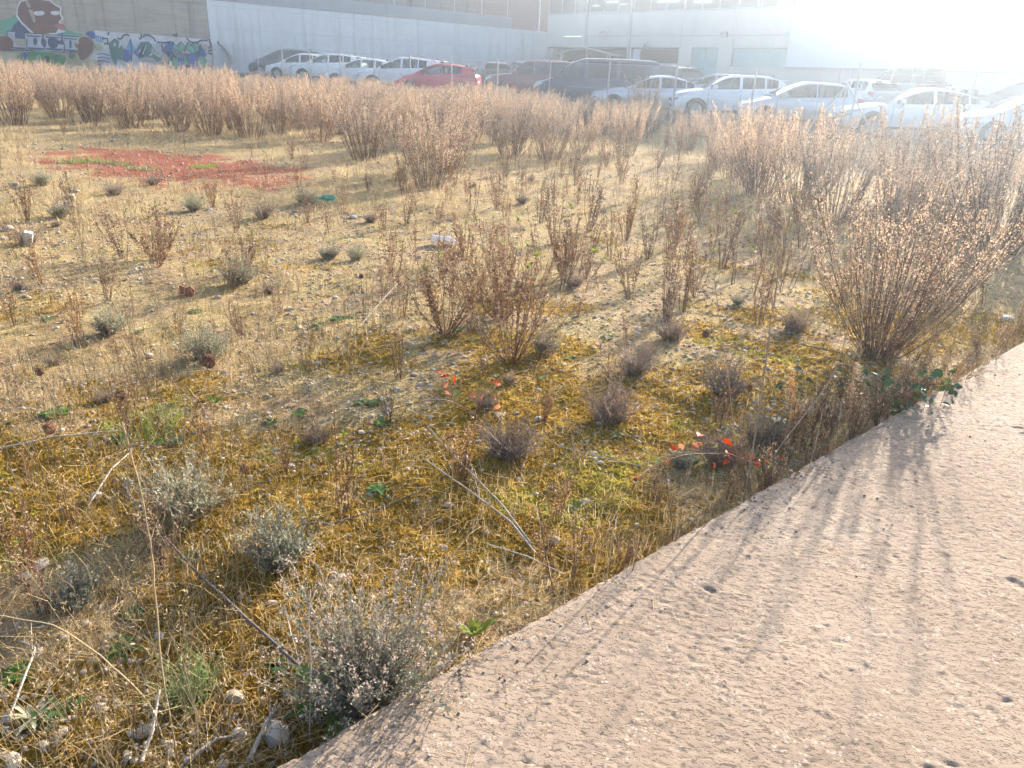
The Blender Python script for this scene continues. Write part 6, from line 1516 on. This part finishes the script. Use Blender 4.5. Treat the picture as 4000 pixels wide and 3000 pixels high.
V = np.stack([V[..., 0] * c_ - V[..., 1] * s_, V[..., 0] * s_ + V[..., 1] * c_, V[..., 2]], -1) + np.stack([x, y, micro(x, y) + s * .15], -1)[:, None]
F = IF[None] + (np.arange(n) * 12)[:, None, None]
o = obj('gravel', mesh_from('gravel', V, F, 3, True), m_gravel); tag(o, 'fine pale gravel strewn over the waste ground', kind='stuff')

# moss: many tiny upright leaflets in patches
x, y = scatter(105000, 1.2, 9, power=0)
ok = mossf(x, y) + rng.normal(0, .035, len(x)) > 0.478; x, y = x[ok], y[ok]
m_moss = mat_leaf('golden_moss', [(0.24, 0.12, 0.012), (0.42, 0.235, 0.016), (0.48, 0.305, 0.025), (0.30, 0.22, 0.035), (0.16, 0.09, 0.016), (0.52, 0.34, 0.04)], 0.4, 0.8)
m_moss2 = mat_leaf('green_moss', [(0.24, 0.24, 0.03), (0.36, 0.36, 0.05), (0.32, 0.24, 0.03), (0.42, 0.40, 0.09)], 0.4, 0.8)
hue = fbm(x * 2.3, y * 2.3, 95, 3)
for sel, mt, nm in ((hue < 0.60, m_moss, 'golden_moss'), (hue >= 0.60, m_moss2, 'green_moss')):
    xx, yy = np.repeat(x[sel], 5), np.repeat(y[sel], 5); k = len(xx); dd = np.hypot(xx, yy)
    xx = xx + rng.normal(0, .008, k); yy = yy + rng.normal(0, .008, k)
    B_ = np.stack([xx, yy, micro(xx, yy) - .002], -1); q = Q()
    leaves(q, B_, nrm(rng.normal(0, .75, (k, 3)) + [0, 0, 1.0]), (.008 + .0016 * dd) * rng.uniform(.6, 1.5, k), (.004 + .0012 * dd) * rng.uniform(.6, 1.3, k), rng)
    o = obj(nm, q.mesh(nm, mt)); tag(o, 'mats of %s on the ground' % nm.replace('_', ' '), kind='stuff')

# dry grass: short tufts, lying straw, thin standing stalks
q = Q()
for n_, r0, r1, bl_, ln, wd in ((5600, 1.2, 5, 5, .070, .0019), (8500, 4, 12, 6, .065, .0030), (16000, 9, 24, 5, .09, .006), (15000, 18, 45, 5, .15, .012)):
    x, y = scatter(n_, r0, r1, power=0 if r1 < 20 else 1)
    g = fbm(x * .8, y * .8, 121, 4); ok = (g + rng.normal(0, .07, len(x)) > (0.47 if r1 < 20 else 0.40)) & (fence_side(x, y) > 0); x, y = x[ok], y[ok]
    inred = ((x - (RED_A[0] + RED_B[0]) / 2) / 2.6) ** 2 + ((y - (RED_A[1] + RED_B[1]) / 2) / 1.6) ** 2 < 1; keep = ~inred | (rng.uniform(size=len(x)) < .25); x, y = x[keep], y[keep]
    xx, yy = np.repeat(x, bl_), np.repeat(y, bl_); k = len(xx); xx = xx + rng.normal(0, .02 * ln / .085, k); yy = yy + rng.normal(0, .02 * ln / .085, k)
    blades(q, np.stack([xx, yy, micro(xx, yy) - .004], -1), rng.uniform(0, 6.28, k), np.abs(rng.normal(.35, .35, k)), rng.uniform(-.2, 1.0, k), ln * rng.uniform(.4, 1.5, k), wd * rng.uniform(.6, 1.3, k))
o = obj('dry_grass', q.mesh('dry_grass', m_straw)); tag(o, 'short dry straw-coloured grass over the whole lot', kind='stuff')
q = Q(); x, y = scatter(21000, 1.2, 13, power=0); k = len(x); a = rng.uniform(0, 6.28, k); ln = rng.uniform(.02, .16, k) * (rng.uniform(size=k) ** .6)
z = micro(x, y) + rng.uniform(.003, .03, k); d = np.stack([np.cos(a), np.sin(a), rng.normal(0, .15, k)], -1); B_ = np.stack([x, y, z], -1)
tubes(q, np.stack([B_, B_ + d * ln[:, None] * .5 + rng.normal(0, .004, (k, 3)), B_ + d * ln[:, None]], 1), (.0008 + .00016 * np.hypot(x, y))[:, None] * np.ones((1, 3)))
o = obj('fallen_straw', q.mesh('fallen_straw', m_straw)); tag(o, 'loose straw lying on the moss', kind='stuff')
q = Q(); x, y = scatter(5600, 1.4, 16, power=0); ok = fbm(x * .6, y * .6, 131) > .42; x, y = x[ok], y[ok]; k = len(x)
a = rng.uniform(0, 6.28, k); L_ = rng.uniform(.12, .42, k); le = np.abs(rng.normal(0, .22, k)); z = H(x, y) - .01
B_ = np.stack([x, y, z], -1); h = np.stack([np.cos(a) * np.sin(le), np.sin(a) * np.sin(le), np.cos(le)], -1)
P_ = np.stack([B_, B_ + h * L_[:, None] * .4 + rng.normal(0, .006, (k, 3)), B_ + h * L_[:, None] * .75 + rng.normal(0, .012, (k, 3)), B_ + (h + np.stack([np.cos(a), np.sin(a), -.3 + 0 * a], -1) * .15) * L_[:, None]], 1)
tubes(q, P_, np.array([[.0013, .0011, .0009, .0006]]) * (.75 + .12 * np.hypot(x, y))[:, None])
sel = rng.uniform(size=k) < .5; tip = np.repeat(P_[sel, -1], 8, 0) + rng.normal(0, .008, (sel.sum() * 8, 3)); leaves(q, tip, nrm(rng.normal(size=tip.shape) + [0, 0, .8]), rng.uniform(.008, .018, len(tip)), rng.uniform(.002, .005, len(tip)), rng)
o = obj('standing_stalks', q.mesh('standing_stalks', m_straw)); tag(o, 'thin pale dry stalks standing all over the lot', kind='stuff')
q = Q(); x, y = scatter(520, 1.3, 8, power=0); k = len(x); a = rng.uniform(0, 6.28, k); ln = rng.uniform(.12, .42, k); z = micro(x, y)
d = np.stack([np.cos(a), np.sin(a), np.abs(rng.normal(0, .22, k))], -1); B_ = np.stack([x, y, z + .006], -1)
P_ = np.stack([B_ + d * (ln * f)[:, None] + rng.normal(0, .007, (k, 3)) * (f > 0) for f in (0, .25, .5, .75, 1)], 1); P_[..., 2] = np.maximum(P_[..., 2], micro(P_[..., 0], P_[..., 1]) + .004)
ok = (slab_b(P_[:, -1, 0], P_[:, -1, 1]) < 0.1); P_ = P_[ok]; k = len(P_); hw = k // 2
for lo, hi, mt, nm, lb in ((0, hw, m_stalk, 'pale_twigs', 'pale broken stalks scattered flat on the moss'), (hw, k, m_twig, 'brown_twigs', 'brown dead twigs scattered flat on the moss')):
    q = Q(); tubes(q, P_[lo:hi], np.array([[.0019, .0017, .0015, .0012, .0008]]) * rng.uniform(.6, 1.2, (hi - lo, 1)), 4); tag(obj(nm, q.mesh(nm, mt)), lb, kind='stuff')
# shaggy fringe of dead grass and twigs along the slab edge
LEN = float(np.linalg.norm(E1 - E0)); q = Q(); k = 3300
sA = rng.uniform(-.4, LEN + 3, k); dB = -np.abs(rng.normal(0, .12, k)) - .012; xx = E0[0] + ED[0] * sA + EN[0] * dB; yy = E0[1] + ED[1] * sA + EN[1] * dB
ok = fbm(sA * 1.3, sA * 0, 141) > .36; xx, yy = xx[ok], yy[ok]; k = len(xx)
blades(q, np.stack([xx, yy, H(xx, yy) - .01], -1), rng.uniform(0, 6.28, k), np.abs(rng.normal(.3, .3, k)), rng.uniform(-.2, 1.1, k), rng.uniform(.04, .15, k), rng.uniform(.0012, .0026, k))
o = obj('edge_grass', q.mesh('edge_grass', mat_leaf('edge_straw', [(0.20, 0.12, 0.065), (0.36, 0.26, 0.14), (0.55, 0.44, 0.28), (0.15, 0.08, 0.045), (0.42, 0.31, 0.18)], 0.4))); tag(o, 'shaggy dead grass fringe along the slab edge', kind='stuff')

# crumbs and straw that spilled over the slab edge
k = 1500; sA = rng.uniform(-.2, LEN + 2, k); dB = rng.exponential(.10, k) + .004; ok = (dB < .8) & (fbm(sA * 2.1, sA * 0, 181) + rng.normal(0, .1, k) > .46); sA, dB = sA[ok], dB[ok]; k = len(sA)
x, y = E0[0] + ED[0] * sA + EN[0] * dB, E0[1] + ED[1] * sA + EN[1] * dB; h = k * 2 // 3
s = .0022 + .005 * rng.uniform(size=h) ** 2.5; V = IV[None] * np.stack([s, s * .8, s * .6], -1)[:, None] * (1 + .3 * (rng.uniform(size=(h, 12, 1)) - .5)) + np.stack([x[:h], y[:h], s * .4], -1)[:, None]
o = obj('slab_crumbs', mesh_from('slab_crumbs', V, IF[None] + (np.arange(h) * 12)[:, None, None], 3, True), mat_leaf('soil_crumb', [(0.22, 0.155, 0.10), (0.32, 0.245, 0.175), (0.45, 0.37, 0.28), (0.27, 0.20, 0.14)], 0.0, .9)); tag(o, 'soil crumbs and grit spilled onto the slab near its edge', kind='stuff')
q = Q(); k2 = k - h; a = rng.uniform(0, 6.28, k2); ln = rng.uniform(.015, .09, k2); B_ = np.stack([x[h:], y[h:], np.full(k2, .003)], -1); d = np.stack([np.cos(a), np.sin(a), np.abs(rng.normal(0, .06, k2))], -1)
tubes(q, np.stack([B_, B_ + d * ln[:, None] * .5, B_ + d * ln[:, None]], 1), np.full((k2, 3), .0008)); tag(obj('slab_straw', q.mesh('slab_straw', m_straw)), 'bits of straw lying on the slab near its edge', kind='stuff')
# ---- litter
b = gp(1733, 958); t = empty('plastic_bottle', b + [0, 0, .05], -0.28); tag(t, 'empty white plastic bottle lying in the grass', 'bottle'); t.rotation_euler = (0, 0.05, -0.20)
m_pl = mat_leaf('milky_plastic', [(0.62, 0.62, 0.64), (0.66, 0.66, 0.68)], 0.45, 0.35, 'object', 0.5)
V = MB(); prof = [(-.13, .005), (-.13, .035), (-.12, .043), (-.06, .045), (-.055, .042), (0, .045), (.06, .045), (.09, .040), (.12, .020), (.128, .016)]
vv = MB(); vv.lathe(prof, 'z', 18); vv.v = [(z_, x_, y_) for x_, y_, z_ in vv.v]; vv.build('bottle_body', m_pl, t, 50)
vv = MB(); vv.lathe([(.129, .017), (.15, .017), (.15, .004)], 'z', 12); vv.v = [(z_, x_, y_) for x_, y_, z_ in vv.v]; vv.build('bottle_neck', m_pl, t, 40)
b = gp(1262, 792); t = empty('plastic_scrap', b); tag(t, 'crumpled green plastic scrap beside a thin twiggy plant', 'litter')
gx = np.linspace(-.16, .16, 14); gy = np.linspace(-.06, .06, 8); X, Y = np.meshgrid(gx, gy); Z = .05 + .05 * (fbm(X * 18 + 3, Y * 18, 151, 3) - .3) - .25 * np.abs(X) * .35 + .25 * Y; i = np.arange(7)[:, None] * 14 + np.arange(13)[None]
obj('sheet', mesh_from('sheet', np.stack([X, Y, np.maximum(Z, .004)], -1), np.stack([i, i + 1, i + 15, i + 14], -1), 4), mat_leaf('green_plastic', [(0.01, 0.22, 0.12), (0.015, 0.26, 0.15)], .3, .35, 'object', .5), t)
obj('folded_edge', mesh_from('folded_edge', np.stack([X * .5 + .05, Y * .6 + .03, np.maximum(Z * .6 + .05, .01)], -1), np.stack([i, i + 1, i + 15, i + 14], -1), 4), MATS['green_plastic'], t)
b = gp(108, 962); t = MB().box(-.035, .035, -.022, .022, -.02, .15).build('concrete_block', mat_plain('white_block', (0.60, 0.58, 0.55), .9, var=.15, nscale=20, bumpk=.5)); t.location = b; t.rotation_euler = (.25, .28, .4); tag(t, 'white rectangular block standing tilted among stones at left', 'block')
b = gp(728, 1158)
t = MB().add([(-.06, 0, 0), (.055, 0, 0), (.06, .012, .05), (.03, .018, .075), (0, .016, .062), (-.05, .02, .08), (-.06, .018, .000), (-.06, .016, 0), (.055, .016, 0), (.06, .028, .05), (.03, .034, .075), (0, .032, .062), (-.05, .036, .08)],
             [(0, 1, 2, 3, 4, 5), (12, 11, 10, 9, 8, 7), (0, 7, 8, 1), (1, 8, 9, 2), (2, 9, 10, 3), (3, 10, 11, 4), (4, 11, 12, 5), (5, 12, 7, 0)]).build('brick_shard', mat_plain('terracotta', (0.30, 0.105, 0.06), .85, var=.2, nscale=20, bumpk=.4)); t.location = b; tag(t, 'broken terracotta brick shard standing in the grass', 'brick')
b = gp(3930, 1250); stone(b, .09, 'white stone at the right edge beside the big bush', GST)
# climbing weed against the white wall
t = empty('wall_creeper', (*(P0 + WD * .9 + WN * .25), float(H(*(P0 + WD * .9 + WN * .25))))); tag(t, 'dark creeper climbing the white wall beside the first fence post', 'plant')
q = Q(); C = np.array([[0, 0, 0], [.15, .1, .7], [.05, .08, 1.1], [-.2, 0, 1.5], [-.5, -.2, 1.9]]); tubes(q, C[None], np.array([[.02, .016, .012, .01, .006]])); obj('stem', q.mesh('stem', m_stem), None, t)
q = Q(); T = rng.uniform(0, 1, 420); pp, _ = lerp_poly(C[None], T[None]); pos = pp[0] + rng.normal(0, .13, (420, 3)) * (1.15 - T)[:, None]; leaves(q, pos, nrm(rng.normal(size=pos.shape)), rng.uniform(.05, .1, 420), rng.uniform(.03, .06, 420), rng); obj('leaves', q.mesh('leaves', m_bramble), None, t)
# ------------------------------------------------------------------ volume added as a stand-in for the veil of lens glare
hm, nt, N, L, out = _new('lens_glare_haze')
pv = N.new('ShaderNodeVolumePrincipled')
pv.inputs['Color'].default_value = (0.74, 0.85, 1.0, 1); pv.inputs['Density'].default_value = GLARE_HAZE_DENSITY; pv.inputs['Anisotropy'].default_value = GLARE_HAZE_ANISO
L.new(pv.outputs[0], out.inputs['Volume'])
hz = MB().box(-420, 420, -420, 420, -3.0, 26.0).build('haze', hm)
tag(hz, 'added stand-in for lens glare, sunlit haze over the whole waste lot', kind='stuff')
